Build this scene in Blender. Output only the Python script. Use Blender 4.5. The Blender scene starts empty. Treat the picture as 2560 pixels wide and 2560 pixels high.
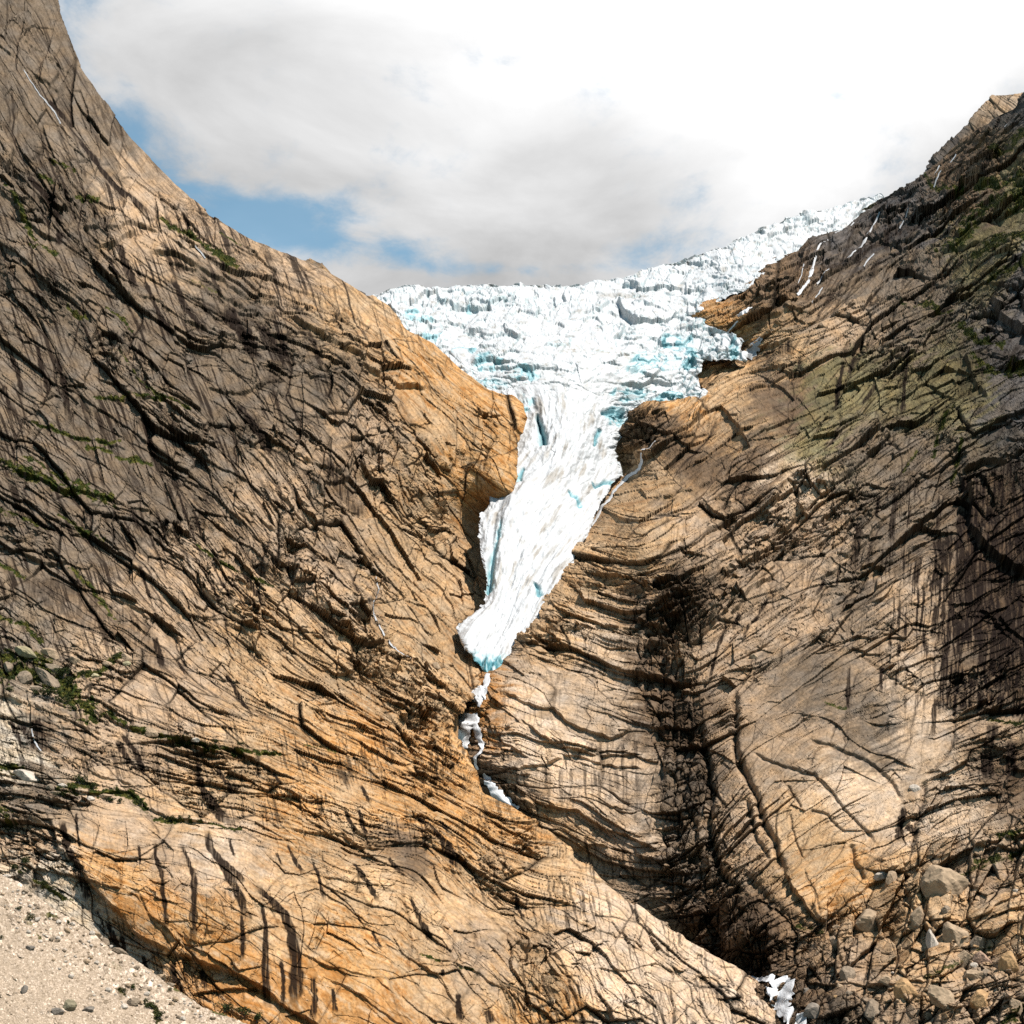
import bpy, math, random
import numpy as np
C = bpy.context.scene.collection
R = math.radians
# ------------------------------------------------------------------ camera, sky, sun, exposure
FOV, PITCH = R(40.0), R(12.0)
CAM = np.array([0.0, 0.0, 0.0])
cd = bpy.data.cameras.new('camera'); cam = bpy.data.objects.new('camera', cd); C.objects.link(cam)
cam.location = CAM; cam.rotation_euler = (R(90) + PITCH, 0, 0)
cd.sensor_fit = 'HORIZONTAL'; cd.angle = FOV; cd.clip_start = 1.0; cd.clip_end = 30000
sc = bpy.context.scene; sc.camera = cam
sc.view_settings.view_transform = 'Standard'; sc.view_settings.look = 'None'
sc.view_settings.gamma = 1.0; sc.view_settings.use_curve_mapping = False
sc.view_settings.exposure = EXPOSURE = 0.95
sc.render.engine = 'CYCLES'
sc.cycles.max_bounces = 3; sc.cycles.diffuse_bounces = 2; sc.cycles.glossy_bounces = 1
sc.cycles.transmission_bounces = 1; sc.cycles.transparent_max_bounces = 4
sc.cycles.use_denoising = False
sc.cycles.use_adaptive_sampling = True
SUN_EL, SUN_AZ = R(62.0), R(125.0)      # azimuth measured clockwise from the view direction (+Y)
sdir = np.array([math.cos(SUN_EL)*math.sin(SUN_AZ), math.cos(SUN_EL)*math.cos(SUN_AZ), math.sin(SUN_EL)])
ld = bpy.data.lights.new('sun', 'SUN'); ld.energy = 5.0; ld.angle = R(0.5); ld.color = (1.0, 0.94, 0.87)
lo = bpy.data.objects.new('sun', ld); C.objects.link(lo)
from mathutils import Vector
lo.rotation_euler = Vector(-sdir).to_track_quat('-Z', 'Y').to_euler()

W = bpy.data.worlds.new('World'); sc.world = W; W.use_nodes = True
def sky():
    nt = W.node_tree; N = nt.nodes; L = nt.links; N.clear()
    out = N.new('ShaderNodeOutputWorld'); bg = N.new('ShaderNodeBackground')
    tc = N.new('ShaderNodeTexCoord')
    st = N.new('ShaderNodeTexSky'); st.sky_type = 'NISHITA'; st.sun_disc = False
    st.sun_elevation = SUN_EL; st.sun_rotation = SUN_AZ; st.altitude = 400; st.air_density = 1.0; st.dust_density = 0.3; st.ozone_density = 2.0
    sep = N.new('ShaderNodeSeparateXYZ'); L.new(tc.outputs['Generated'], sep.inputs[0])
    def m(op, a, b=None, c=None, clamp=False):
        n = N.new('ShaderNodeMath'); n.operation = op; n.use_clamp = clamp
        for i, v in enumerate((a, b, c)):
            if v is None: continue
            if isinstance(v, (int, float)): n.inputs[i].default_value = v
            else: L.new(v, n.inputs[i])
        return n.outputs[0]
    def ramp(v, lo_, hi):
        n = N.new('ShaderNodeMapRange'); n.interpolation_type = 'SMOOTHERSTEP'
        L.new(v, n.inputs[0]); n.inputs[1].default_value = lo_; n.inputs[2].default_value = hi
        return n.outputs[0]
    x, y, z = sep.outputs
    zz = m('ADD', z, 0.12)
    px = m('DIVIDE', x, zz); py = m('DIVIDE', y, zz)      # the cloud deck, a plane overhead
    cv = N.new('ShaderNodeCombineXYZ'); L.new(px, cv.inputs[0]); L.new(py, cv.inputs[1])
    def noise(scale, detail, rough, dist=0.0, off=(0, 0, 0), sx=1.0):
        mp = N.new('ShaderNodeMapping'); L.new(cv.outputs[0], mp.inputs[0]); mp.inputs['Location'].default_value = off; mp.inputs['Scale'].default_value = (sx, 1, 1)
        n = N.new('ShaderNodeTexNoise'); L.new(mp.outputs[0], n.inputs['Vector'])
        n.inputs['Scale'].default_value = scale; n.inputs['Detail'].default_value = detail; n.inputs['Roughness'].default_value = rough
        n.inputs['Distortion'].default_value = dist
        return n.outputs['Fac']
    big = noise(1.1, 3, 0.5, 0.3, (3.1, 1.7, 0)); wisp = noise(3.4, 9, 0.62, 0.25, (0.4, 5.2, 0), 1.5)
    wisp2 = noise(9.0, 8, 0.6, 0.5, (2.4, 1.2, 0), 1.2)
    dens = m('ADD', m('ADD', m('MULTIPLY', big, 0.7), m('MULTIPLY', wisp, 1.7)), m('ADD', m('MULTIPLY', wisp2, 0.9), -1.15))
    # gaps in the deck: patches of open sky, given by direction (azimuth x/y, elevation z)
    def blob(dx, dz, rx, rz, w):
        a = m('DIVIDE', m('SUBTRACT', m('DIVIDE', x, m('MAXIMUM', y, 0.05)), dx), rx); b = m('DIVIDE', m('SUBTRACT', z, dz), rz)
        d2 = m('ADD', m('MULTIPLY', a, a), m('MULTIPLY', b, b))
        return m('MULTIPLY', m('POWER', 2.718, m('MULTIPLY', d2, -1.0)), w)
    gap = None
    for args in GAPS:
        g = blob(*args); gap = g if gap is None else m('ADD', gap, g)
    dens2 = m('SUBTRACT', m('ADD', dens, 0.36), gap)
    cover = m('ADD', m('MULTIPLY', ramp(dens2, 0.10, 0.84), 0.84), 0.16)
    # the deck is thick over the valley head in front and breaks up behind and overhead
    front = m('MULTIPLY', m('MULTIPLY', ramp(y, 0.2, 0.65), ramp(z, 0.92, 0.66)), ramp(z, 0.0, 0.1))
    cover = m('MULTIPLY', cover, m('ADD', m('MULTIPLY', front, 0.92), 0.08))
    bright = blob(0.27, 0.53, 0.25, 0.095, 1.0); bright2 = blob(0.02, 0.56, 0.20, 0.08, 0.3)
    lum = m('ADD', m('ADD', 0.68, m('MULTIPLY', bright, 0.85)), bright2)
    shade = m('MULTIPLY', m('SUBTRACT', noise(2.2, 7, 0.55, 0.4, (7, 2, 0)), 0.5), 1.25)
    lum = m('MULTIPLY', m('ADD', lum, shade), 0.52)
    cc = N.new('ShaderNodeCombineXYZ')
    L.new(lum, cc.inputs[0]); L.new(m('MULTIPLY', lum, 1.0), cc.inputs[1]); L.new(m('MULTIPLY', lum, 1.0), cc.inputs[2])
    sk = N.new('ShaderNodeVectorMath'); sk.operation = 'MULTIPLY'; L.new(st.outputs[0], sk.inputs[0]); sk.inputs[1].default_value = (0.070, 0.098, 0.086)
    mx = N.new('ShaderNodeMix'); mx.data_type = 'VECTOR'
    L.new(cover, mx.inputs[0]); L.new(sk.outputs[0], mx.inputs[4]); L.new(cc.outputs[0], mx.inputs[5])
    L.new(mx.outputs[1], bg.inputs[0]); bg.inputs[1].default_value = 1.0
    L.new(bg.outputs[0], out.inputs[0])
# open sky seen through the deck: (x/y, z, half-width, half-height, strength)
GAPS = [(-0.36, 0.50, 0.05, 0.05, 0.44), (-0.30, 0.44, 0.030, 0.04, 0.44), (-0.27, 0.415, 0.03, 0.025, 0.40), (-0.19, 0.402, 0.06, 0.016, 0.56), (-0.12, 0.385, 0.10, 0.010, 0.42),
        (0.145, 0.418, 0.03, 0.016, 0.34), (0.112, 0.383, 0.05, 0.012, 0.50), (0.0, 0.372, 0.14, 0.006, 0.34)]
sky()

# ------------------------------------------------------------------ numeric helpers
f32 = np.float32
TF = math.tan(FOV/2)
def to_world(px, py, Y):
    """the point at horizontal distance Y seen at photo pixel (px, py) of 2560"""
    u = (np.asarray(px, dtype=np.float64)/2560 - 0.5)*2*TF; v = (0.5 - np.asarray(py, dtype=np.float64)/2560)*2*TF
    cp, sp = math.cos(PITCH), math.sin(PITCH)
    dy = cp - v*sp; dz = sp + v*cp
    t = np.asarray(Y)/dy
    return np.stack([CAM[0] + u*t, CAM[1] + dy*t, CAM[2] + dz*t], axis=-1)
def smooth(a, b, x):
    t = np.clip((x - a)/(b - a), 0, 1); return t*t*(3 - 2*t)
def _hash(ix, iy, seed):
    h = (ix.astype(np.uint32)*np.uint32(374761393) + iy.astype(np.uint32)*np.uint32(668265263) + np.uint32((seed*2246822519 + 3266489917) & 0xffffffff))
    h = (h ^ (h >> np.uint32(13)))*np.uint32(1274126177)
    h = (h ^ (h >> np.uint32(16)))*np.uint32(2246822519)
    return h ^ (h >> np.uint32(15))
_ANG = np.linspace(0, 2*np.pi, 256, endpoint=False); _GX = np.cos(_ANG).astype(f32); _GY = np.sin(_ANG).astype(f32)
def perlin(x, y, seed=0):
    x = np.asarray(x, f32); y = np.asarray(y, f32)
    xf = np.floor(x); yf = np.floor(y); ix = xf.astype(np.int64); iy = yf.astype(np.int64)
    fx = x - xf; fy = y - yf
    u = fx*fx*fx*(fx*(fx*6 - 15) + 10); v = fy*fy*fy*(fy*(fy*6 - 15) + 10)
    def g(dx, dy):
        k = (_hash(ix + dx, iy + dy, seed) & np.uint32(255)).astype(np.int32)
        return _GX[k]*(fx - dx) + _GY[k]*(fy - dy)
    a = g(0, 0); b = g(1, 0); c = g(0, 1); d = g(1, 1)
    r = a + u*(b - a); s = c + u*(d - c)
    return (r + v*(s - r))*1.5
def fbm(x, y, octs=4, seed=0, gain=0.5, lac=2.03):
    s = 0; amp = 1.0; tot = 0
    for o in range(octs):
        s = s + amp*perlin(x*lac**o, y*lac**o, seed + o*17); tot += amp; amp *= gain
    return s/tot
def ridged(x, y, octs=4, seed=0, gain=0.5):
    s = 0; amp = 1.0; tot = 0
    for o in range(octs):
        n = 1 - np.abs(perlin(x*2.03**o, y*2.03**o, seed + o*31)); s = s + amp*n*n; tot += amp; amp *= gain
    return s/tot
def worley(x, y, seed=0, jit=0.9):
    """F1, F2, three random numbers of the nearest cell and the offset from its point"""
    x = np.asarray(x, f32); y = np.asarray(y, f32)
    ix = np.floor(x).astype(np.int64); iy = np.floor(y).astype(np.int64)
    f1 = np.full(x.shape, 9, f32); f2 = np.full(x.shape, 9, f32); hid = np.zeros(x.shape, np.uint32)
    ox = np.zeros(x.shape, f32); oy = np.zeros(x.shape, f32)
    for dx in (-1, 0, 1):
        for dy in (-1, 0, 1):
            h = _hash(ix + dx, iy + dy, seed)
            cx = (ix + dx) + 0.5 + jit*((h & np.uint32(1023)).astype(f32)/1023 - 0.5)
            cy = (iy + dy) + 0.5 + jit*(((h >> np.uint32(10)) & np.uint32(1023)).astype(f32)/1023 - 0.5)
            ex = (x - cx).astype(f32); ey = (y - cy).astype(f32); d = ex*ex + ey*ey
            near = d < f1
            f2 = np.where(near, f1, np.minimum(f2, d)); hid = np.where(near, h, hid)
            ox = np.where(near, ex, ox); oy = np.where(near, ey, oy); f1 = np.where(near, d, f1)
    h2 = (hid ^ np.uint32(0x9e3779b9))*np.uint32(2654435761)
    r1 = (h2 & np.uint32(1023)).astype(f32)/1023; r2 = ((h2 >> np.uint32(10)) & np.uint32(1023)).astype(f32)/1023; r3 = ((h2 >> np.uint32(20)) & np.uint32(1023)).astype(f32)/1023
    return np.sqrt(f1), np.sqrt(f2), r1, r2, r3, ox, oy
def facets(x, y, seed, tilt=0.9):
    """random stepped and tilted slabs, and the width of the joint between them"""
    f1, f2, r1, r2, r3, ox, oy = worley(x, y, seed)
    return (r1 - 0.5) + tilt*((r2 - 0.5)*ox + (r3 - 0.5)*oy), f2 - f1, r1, r2
def tps(pts, vals):
    P = np.asarray(pts, float)/1000.0; V = np.asarray(vals, float); n = len(P)
    def U(r2): return 0.5*r2*np.log(r2 + 1e-12)
    D2 = ((P[:, None] - P[None])**2).sum(-1)
    A = np.zeros((n + 3, n + 3)); A[:n, :n] = U(D2) + np.eye(n)*2e-4; A[:n, n] = 1; A[:n, n+1:] = P; A[n, :n] = 1; A[n+1:, :n] = P.T
    w = np.linalg.solve(A, np.concatenate([V, [0, 0, 0]]))
    def f(x, y):
        x = np.asarray(x, f32)/1000; y = np.asarray(y, f32)/1000
        o = w[n] + w[n+1]*x + w[n+2]*y
        for i in range(n):
            r2 = (x - f32(P[i, 0]))**2 + (y - f32(P[i, 1]))**2
            o = o + f32(w[i])*f32(0.5)*r2*np.log(r2 + f32(1e-12))
        return o.astype(f32)
    return f
def polydist(x, y, pts, extra=None, closed=False):
    """distance to a polyline, signed (positive on the right-hand side when walking it, i.e. below a line that runs to the right), how far
    along it (0..1) and the nearest point"""
    pts = np.asarray(pts, float); segs = list(zip(pts[:-1], pts[1:]))
    if closed: segs.append((pts[-1], pts[0]))
    ln = np.array([np.hypot(*(b - a)) for a, b in segs]); cum = np.concatenate([[0], np.cumsum(ln)])
    best = np.full(x.shape, 1e12, f32); sg = np.ones(x.shape, f32); tt = np.zeros(x.shape, f32); k = np.zeros(x.shape, f32)
    for i, (a, b) in enumerate(segs):
        dx, dy = b - a; L2 = max(dx*dx + dy*dy, 1e-9)
        rx = x - f32(a[0]); ry = y - f32(a[1])
        t = np.clip((rx*f32(dx) + ry*f32(dy))/f32(L2), 0, 1)
        ex = rx - t*f32(dx); ey = ry - t*f32(dy); d = ex*ex + ey*ey
        cr = f32(dx)*ry - f32(dy)*rx
        up = d < best
        best = np.where(up, d, best); sg = np.where(up, np.sign(cr), sg)
        tt = np.where(up, (cum[i] + t*ln[i])/cum[-1], tt); k = np.where(up, i + t, k)
    return np.sqrt(best).astype(f32), sg.astype(f32), tt.astype(f32), k.astype(f32)
def inside(x, y, poly):
    c = np.zeros(x.shape, bool); n = len(poly)
    for i in range(n):
        x1, y1 = poly[i]; x2, y2 = poly[(i + 1) % n]
        if y1 == y2: continue
        c ^= ((y1 > y) != (y2 > y)) & (x < (x2 - x1)*(y - y1)/(y2 - y1) + x1)
    return c
def blur(a, n=1):
    for _ in range(n):
        p = np.pad(a, ((1, 1), (1, 1)) + ((0, 0),)*(a.ndim - 2), mode='edge')
        a = (p[:-2, 1:-1] + p[2:, 1:-1] + 2*p[1:-1, 1:-1])/4
        p = np.pad(a, ((1, 1), (1, 1)) + ((0, 0),)*(a.ndim - 2), mode='edge')
        a = (p[1:-1, :-2] + p[1:-1, 2:] + 2*p[1:-1, 1:-1])/4
    return a
def grid_normals(P):
    dx = np.gradient(P, axis=1); dy = np.gradient(P, axis=0)
    n = np.cross(dx, dy); n /= np.linalg.norm(n, axis=-1, keepdims=True) + 1e-12
    v = P - CAM
    return n
def bil(A, gx, gy):
    gx = np.clip(gx, 0, A.shape[1] - 1.001); gy = np.clip(gy, 0, A.shape[0] - 1.001)
    i = gx.astype(int); j = gy.astype(int); u = gx - i; v = gy - j
    if A.ndim == 3: u = u[..., None]; v = v[..., None]
    return (A[j, i]*(1-u) + A[j, i+1]*u)*(1-v) + (A[j+1, i]*(1-u) + A[j+1, i+1]*u)*v
# ------------------------------------------------------------------ object helpers
def tag(o, label=None, cat=None, group=None, kind=None):
    if label: o['label'] = label
    if cat: o['category'] = cat
    if group: o['group'] = group
    if kind: o['kind'] = kind
    return o
def mesh_np(name, verts, faces, mat=None, cols=None, smooth_=False, parent=None, link=True):
    """verts (n,3), faces (m,k) with one k"""
    me = bpy.data.meshes.new(name); verts = np.asarray(verts, f32); faces = np.asarray(faces, np.int32); m_, k = faces.shape
    me.vertices.add(len(verts)); me.vertices.foreach_set('co', verts.ravel())
    me.loops.add(m_*k); me.loops.foreach_set('vertex_index', faces.ravel())
    me.polygons.add(m_); me.polygons.foreach_set('loop_start', np.arange(0, m_*k, k, dtype=np.int32))
    me.polygons.foreach_set('use_smooth', np.full(m_, smooth_, dtype=bool))
    me.update(calc_edges=True)
    if cols is not None:
        at = me.attributes.new('tint', 'FLOAT_COLOR', 'POINT'); c4 = np.ones((len(verts), 4), f32); c4[:, :3] = cols
        at.data.foreach_set('color', c4.ravel())
    if mat: me.materials.append(mat)
    o = bpy.data.objects.new(name, me)
    if link: C.objects.link(o)
    if parent: o.parent = parent
    return o
def grid_mesh(name, P, keep, cols, mat, smooth_=False):
    H, Wd = keep.shape; idx = np.full(H*Wd, -1, np.int64)
    q = keep[:-1, :-1] & keep[:-1, 1:] & keep[1:, :-1] & keep[1:, 1:]
    j, i = np.nonzero(q); a = j*Wd + i
    F = np.stack([a, a + Wd, a + Wd + 1, a + 1], 1)
    used = np.unique(F); idx[used] = np.arange(len(used))
    return mesh_np(name, P.reshape(-1, 3)[used], idx[F], mat, cols.reshape(-1, 3)[used], smooth_)
def nodemat(name):
    m = bpy.data.materials.new(name); m.use_nodes = True; nt = m.node_tree; nt.nodes.clear()
    out = nt.nodes.new('ShaderNodeOutputMaterial'); b = nt.nodes.new('ShaderNodeBsdfPrincipled'); nt.links.new(b.outputs[0], out.inputs[0])
    return m, nt, b
def surf_mat(name, fine=(1.2, 0.25), fine2=(0.35, 0.2), rough=0.85, bump=0.5, bdist=0.4, spec=0.2):
    """colour from the surface's own 'tint' attribute, broken up by two scales of grain in metres, with a grain bump"""
    m, nt, b = nodemat(name); N = nt.nodes; L = nt.links
    at = N.new('ShaderNodeAttribute'); at.attribute_name = 'tint'
    tc = N.new('ShaderNodeTexCoord'); last = at.outputs['Color']; facs = []
    for sc_, amt in (fine, fine2):
        n = N.new('ShaderNodeTexNoise'); n.inputs['Scale'].default_value = sc_; n.inputs['Detail'].default_value = 4; n.inputs['Roughness'].default_value = 0.65
        L.new(tc.outputs['Object'], n.inputs['Vector'])
        mr = N.new('ShaderNodeMapRange'); mr.inputs[1].default_value = 0.25; mr.inputs[2].default_value = 0.75; mr.inputs[3].default_value = 1 - amt; mr.inputs[4].default_value = 1 + amt
        L.new(n.outputs['Fac'], mr.inputs[0])
        mx = N.new('ShaderNodeVectorMath'); mx.operation = 'SCALE'; L.new(last, mx.inputs[0]); L.new(mr.outputs[0], mx.inputs['Scale']); last = mx.outputs[0]; facs.append(n.outputs['Fac'])
    L.new(last, b.inputs['Base Color']); b.inputs['Roughness'].default_value = rough; b.inputs['Specular IOR Level'].default_value = spec
    if bump:
        bp = N.new('ShaderNodeBump'); bp.inputs['Strength'].default_value = bump; bp.inputs['Distance'].default_value = bdist
        L.new(facs[0], bp.inputs['Height']); L.new(bp.outputs[0], b.inputs['Normal'])
    return m
# ------------------------------------------------------------------ rock masses
# A mass is a sheet of rock with its own run of distances, carved by ledges, joints and slabs, and closed behind its ridge.
STEP = 1.8
def m_per_px(Y): return 2*TF/2560*Y
class Mass:
    def __init__(s, x0, x1, y0, y1, ctrl, edge, cut, step=STEP, wrap=90, limb=0.5, limb_w=70):
        """ctrl: (x, y, Y) runs of distance; edge: (x, y, c, limb) outline, walked with the rock on its left (photo sense);
        c < 0 turns the sheet back behind the outline, c > 0 carries it on beneath what lies in front; cut: closing points of the outline"""
        gx = np.arange(x0, x1 + step, step, dtype=f32); gy = np.arange(y0, y1 + step, step, dtype=f32)
        X, Y_ = np.meshgrid(gx, gy); s.X, s.Y = X, Y_; s.x0, s.y0, s.step = x0, y0, step
        pts = [(e[0], e[1]) for e in edge]
        jag = 5*perlin(X/38, Y_/38, 901) + 2.5*perlin(X/13, Y_/13, 902)
        d, sg, t, k = polydist(X + jag, Y_ + jag*0.7, pts)
        ins = inside(X + jag, Y_ + jag*0.7, pts + list(cut))
        s.sd = np.where(ins, d, -d)
        ki = np.clip(k.astype(int), 0, len(edge) - 2); kf = k - ki
        cc = np.array([e[2] for e in edge], f32); lm = np.array([e[3] for e in edge], f32)
        c = cc[ki]*(1 - kf) + cc[ki + 1]*kf; lb = lm[ki]*(1 - kf) + lm[ki + 1]*kf
        ex = np.array([p[0] for p in pts], f32); ey = np.array([p[1] for p in pts], f32)
        nx = ex[ki]*(1 - kf) + ex[ki + 1]*kf; ny = ey[ki]*(1 - kf) + ey[ki + 1]*kf
        o = np.clip(-s.sd, 0, None); r = np.where(o > 0, c, 1.0)
        QX = np.where(ins, X, nx + (X - nx)*c); QY = np.where(ins, Y_, ny + (Y_ - ny)*c)
        D = np.exp(tps([q[:2] for q in ctrl], np.log([q[2] for q in ctrl]))(QX, QY)); s.f = None
        mp = m_per_px(D)
        fold = smooth(0.3, -0.2, c)
        w = limb_w; e_ = np.clip(1 - np.clip(s.sd, 0, w)/w, 0, 1)
        D = D + lb*w*mp*(1 - np.sqrt(np.clip(1 - e_*e_, 0, 1)))*1.0
        D = D + mp*o*(fold*3.5 + (1 - fold)*2.0)
        s.D = D.astype(f32); s.mp = m_per_px(s.D)
        s.keep = s.sd > -wrap
        s.P0 = to_world(QX, QY, s.D)
        s.N0 = blur(grid_normals(blur(s.P0, 3)), 3)
        s.N0 /= np.linalg.norm(s.N0, axis=-1, keepdims=True)
        v = s.P0 - CAM; flip = (s.N0*v).sum(-1).mean() > 0
        if flip: s.N0 = -s.N0
        s.h = np.zeros(X.shape, f32)
        s.WX = X + 9*fbm(X/70, Y_/70, 3, 11) ; s.WY = Y_ + 9*fbm(X/70, Y_/70, 3, 12)      # where carved lines wander
        s.WX += 0.8*perlin(X/23, Y_/23, 13); s.WY += 2.2*perlin(X/19, Y_/19, 14)
        s.dark = np.zeros(X.shape, f32); s.grass = np.zeros(X.shape, f32); s.fresh = np.zeros(X.shape, f32)
    def box(s, pts, pad):
        p = np.asarray(pts, float)
        i0 = int(max(0, (p[:, 0].min() - pad - s.x0)/s.step)); i1 = int(min(s.X.shape[1], (p[:, 0].max() + pad - s.x0)/s.step + 1))
        j0 = int(max(0, (p[:, 1].min() - pad - s.y0)/s.step)); j1 = int(min(s.X.shape[0], (p[:, 1].max() + pad - s.y0)/s.step + 1))
        return slice(j0, max(j1, j0 + 1)), slice(i0, max(i1, i0 + 1))
    def ledge(s, pts, a=10, b=4, w1=60, w2=25, end=0.12, sharp=2.2):
        """the rock above the line (left of its direction) stands out over the rock below"""
        B = s.box(pts, 2.5*max(w1, w2) + 20); x, y = s.WX[B], s.WY[B]
        d, sg, t, k = polydist(x, y, pts); sd = d*sg
        taper = smooth(0, end, t)*smooth(1, 1 - end, t)
        amp = taper*(0.75 + 0.5*perlin(t*9 + pts[0][0], t*0 + pts[0][1]*0.37, 5))
        up = np.exp(-np.clip(-sd, 0, None)/w1)*a; dn = -np.exp(-np.clip(sd, 0, None)/w2)*b
        mix = smooth(-sharp, sharp, sd)
        # fade with distance past the ends
        s.h[B] += amp*(up*(1 - mix) + dn*mix)
    def crack(s, pts, a=6, w=5, end=0.1, dark=0.25):
        B = s.box(pts, 4*w + 20); x, y = s.WX[B], s.WY[B]
        d, sg, t, k = polydist(x, y, pts)
        taper = smooth(0, end, t)*smooth(1, 1 - end, t)
        ww = w*(0.65 + 0.7*np.abs(perlin(t*12 + pts[0][0]*.1, t*0 + pts[0][1], 7)))
        g = np.exp(-(d/ww)**2)*taper
        s.h[B] -= a*g; s.dark[B] = np.maximum(s.dark[B], dark*g)
    def bulge(s, cx, cy, rx, ry, a, ang=0):
        dx, dy = s.X - cx, s.Y - cy; ca, sa = math.cos(R(ang)), math.sin(R(ang))
        u = (dx*ca + dy*sa)/rx; v = (-dx*sa + dy*ca)/ry
        s.h += (a*np.exp(-(u*u + v*v))).astype(f32)
    def area(s, poly, soft=14, rag=10, seed=3):
        """0..1 inside an outline with a ragged rim"""
        x = s.WX + rag*fbm(s.X/22, s.Y/22, 3, seed); y = s.WY + rag*fbm(s.X/22, s.Y/22, 3, seed + 1)
        d, sg, t, k = polydist(x, y, poly, closed=True); ins = inside(x, y, poly)
        return smooth(-soft, soft, np.where(ins, d, -d)).astype(f32)
    def streak(s, pts, w0=6, w1=10, k=1.0):
        """a dark band where water runs down: drawn along its course"""
        B = s.box(pts, 3*max(w0, w1) + 12); x, y = s.X[B] + 3.0*perlin(s.X[B]/19, s.Y[B]/45, 71) + 1.2*perlin(s.X[B]/5, s.Y[B]/30, 72), s.Y[B]
        d, sg, t, kk = polydist(x, y, pts)
        ww = w0 + (w1 - w0)*t
        ww = ww*(0.8 + 0.35*perlin(t*11 + pts[0][0], t*0, 73))
        g = smooth(1.15, 0.75, d/np.maximum(ww, 1))*smooth(0, 0.12, t)*smooth(1.0, 0.72, t)
        g *= 0.86 + 0.5*perlin(x/3.2, y/90, 74)
        s.dark[B] = np.maximum(s.dark[B], np.clip(g*k*1.25, 0, .97))
    def green(s, pts, w=10, k=1.0):
        B = s.box(pts, 3*w + 10); x, y = s.WX[B], s.WY[B]
        d, sg, t, kk = polydist(x, y, pts)
        n = fbm(s.X[B]/16, s.Y[B]/10, 3, 61)
        n = n + .6*fbm(s.X[B]/45, s.Y[B]/45, 2, 62) - .12
        g = smooth(0.0, 0.5, 1 - d/w + 1.3*n)*smooth(3.2*w, 1.5*w, d)
        s.grass[B] = np.maximum(s.grass[B], np.clip(g*k, 0, 1))
    def rock_detail(s, a, b, amp, seed, cross=True):
        """slabs and joints in three sizes, drawn out along the run of the joints: a along, b across (pixels); amp scales each place"""
        wa = a + 26*fbm(s.X/150, s.Y/150, 2, seed + 1); wb = b + 15*fbm(s.X/190, s.Y/170, 2, seed + 2) + 2.2*fbm(s.X/40, s.Y/40, 2, seed + 3)
        st_ = np.zeros(s.X.shape, f32); cr = np.zeros(s.X.shape, f32); joint = np.zeros(s.X.shape, f32)      # steps, grooves, soil in the grooves
        cut1 = smooth(-0.1, 0.35, fbm(s.X/200, s.Y/200, 2, seed + 8))
        big, gapb, rb1, rb2 = facets(wa/330, wb/100, seed + 60, 2.6)
        tone = 0.10 + 1.3*smooth(.35, .85, rb2*.55 + .45*(.5 + .9*fbm(s.X/110, s.Y/80, 3, seed + 61)))      # some slabs are whole, others shattered
        s.tone = tone; s.cell = rb1
        def groove(g, d, k=1.0):
            nonlocal cr, joint
            cr = cr - d*g; joint = np.maximum(joint, k*g)
        st_ += 26*big; groove(smooth(.04, 0, gapb)*(rb1 > .25), 8)
        # slabs in falling sizes, drawn out along the joints, each a plane of its own
        for (la, lb, am, jw, jd, k0, off) in ((230, 54, 21, .032, 6, .65, .45), (130, 30, 17, .045, 4.5, .4, .55), (64, 17, 9.5, .07, 3.2, .2, .6), (30, 10, 4.6, .10, 2, .12, .65), (14, 6, 2.0, .12, 1.0, .08, .7)):
            st, gap, r1, r2 = facets(wa/la, wb/lb, seed + int(la), 3.0); k = k0 + (1 - k0)*tone
            st_ += am*st*k; groove(smooth(jw, 0, gap)*(r2 > off)*np.clip(k + .1, 0, 1), jd)
        ca = .55*wa + .83*wb; cb = .55*wb - .83*wa
        st, gap, r1, r2 = facets(ca/190, cb/70, seed + 77, 2.8); st_ += 18*st*(.12 + cut1); groove(smooth(.026, 0, gap)*(.15 + .85*cut1)*(r2 > .5), 5)
        st, gap, r1, r2 = facets(ca/52, cb/28, seed + 78, 2.8); st_ += 12*st*cut1*tone; groove(smooth(.055, 0, gap)*cut1*tone.clip(0, 1)*(r2 > .5), 3, .9)
        # long straight fractures
        for la, lb, jw, am, sd_ in ((900, 90, .018, 8, 0), (520, 44, .03, 5, 1)):
            f1, gap, r1, r2, r3, ox, oy = worley(wa/la + .4, wb/lb, seed + 100 + sd_); groove(smooth(jw, 0, gap - f1)*(r2 > .35), am); st_ += 5*(r1 - .5)
        st_ += (2.2*fbm(wa/60, wb/20, 3, seed + 5) + 1.5*fbm(s.X/9, s.Y/8, 2, seed + 6))*(.3 + .7*tone) + 1.3*fbm(s.X/5, s.Y/5, 2, seed + 7) + 2.4*(ridged(wa/150, wb/13, 3, seed + 9) - .5)*(1.2 - .5*np.clip(tone, 0, 1))
        s.h += (st_ + cr)*amp; s.joint = joint*np.clip(amp*1.15 + .05, 0, 1); s.wa, s.wb = wa, wb
    def fall_streaks(s, lean, mask, seed, w=(7, 3), l=(190, 90), lo=.12, hi=.34, k=.95):
        """groups of parallel dark bands where seeps run straight down the face; lean: sideways drift per pixel down"""
        ln = lean(s.X, s.Y) if callable(lean) else lean
        u = s.X - ln*s.Y + 7*fbm(s.X/80, s.Y/150, 2, seed); n = .75*perlin(u/w[0], s.Y/l[0], seed + 1) + .5*perlin(u/w[1], s.Y/l[1], seed + 2) + .35*perlin(u/(w[0]*3), s.Y/l[0], seed + 3)
        grp = smooth(-.15, .25, fbm(s.X/75, s.Y/130, 3, seed + 4) + .25*(mask - .5) + .25*perlin(u/9, s.Y/300, seed + 6))*mask
        s.dark = np.maximum(s.dark, np.clip(k*grp*smooth(lo, hi, n + .12*(grp - .5)), 0, 1))
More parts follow.
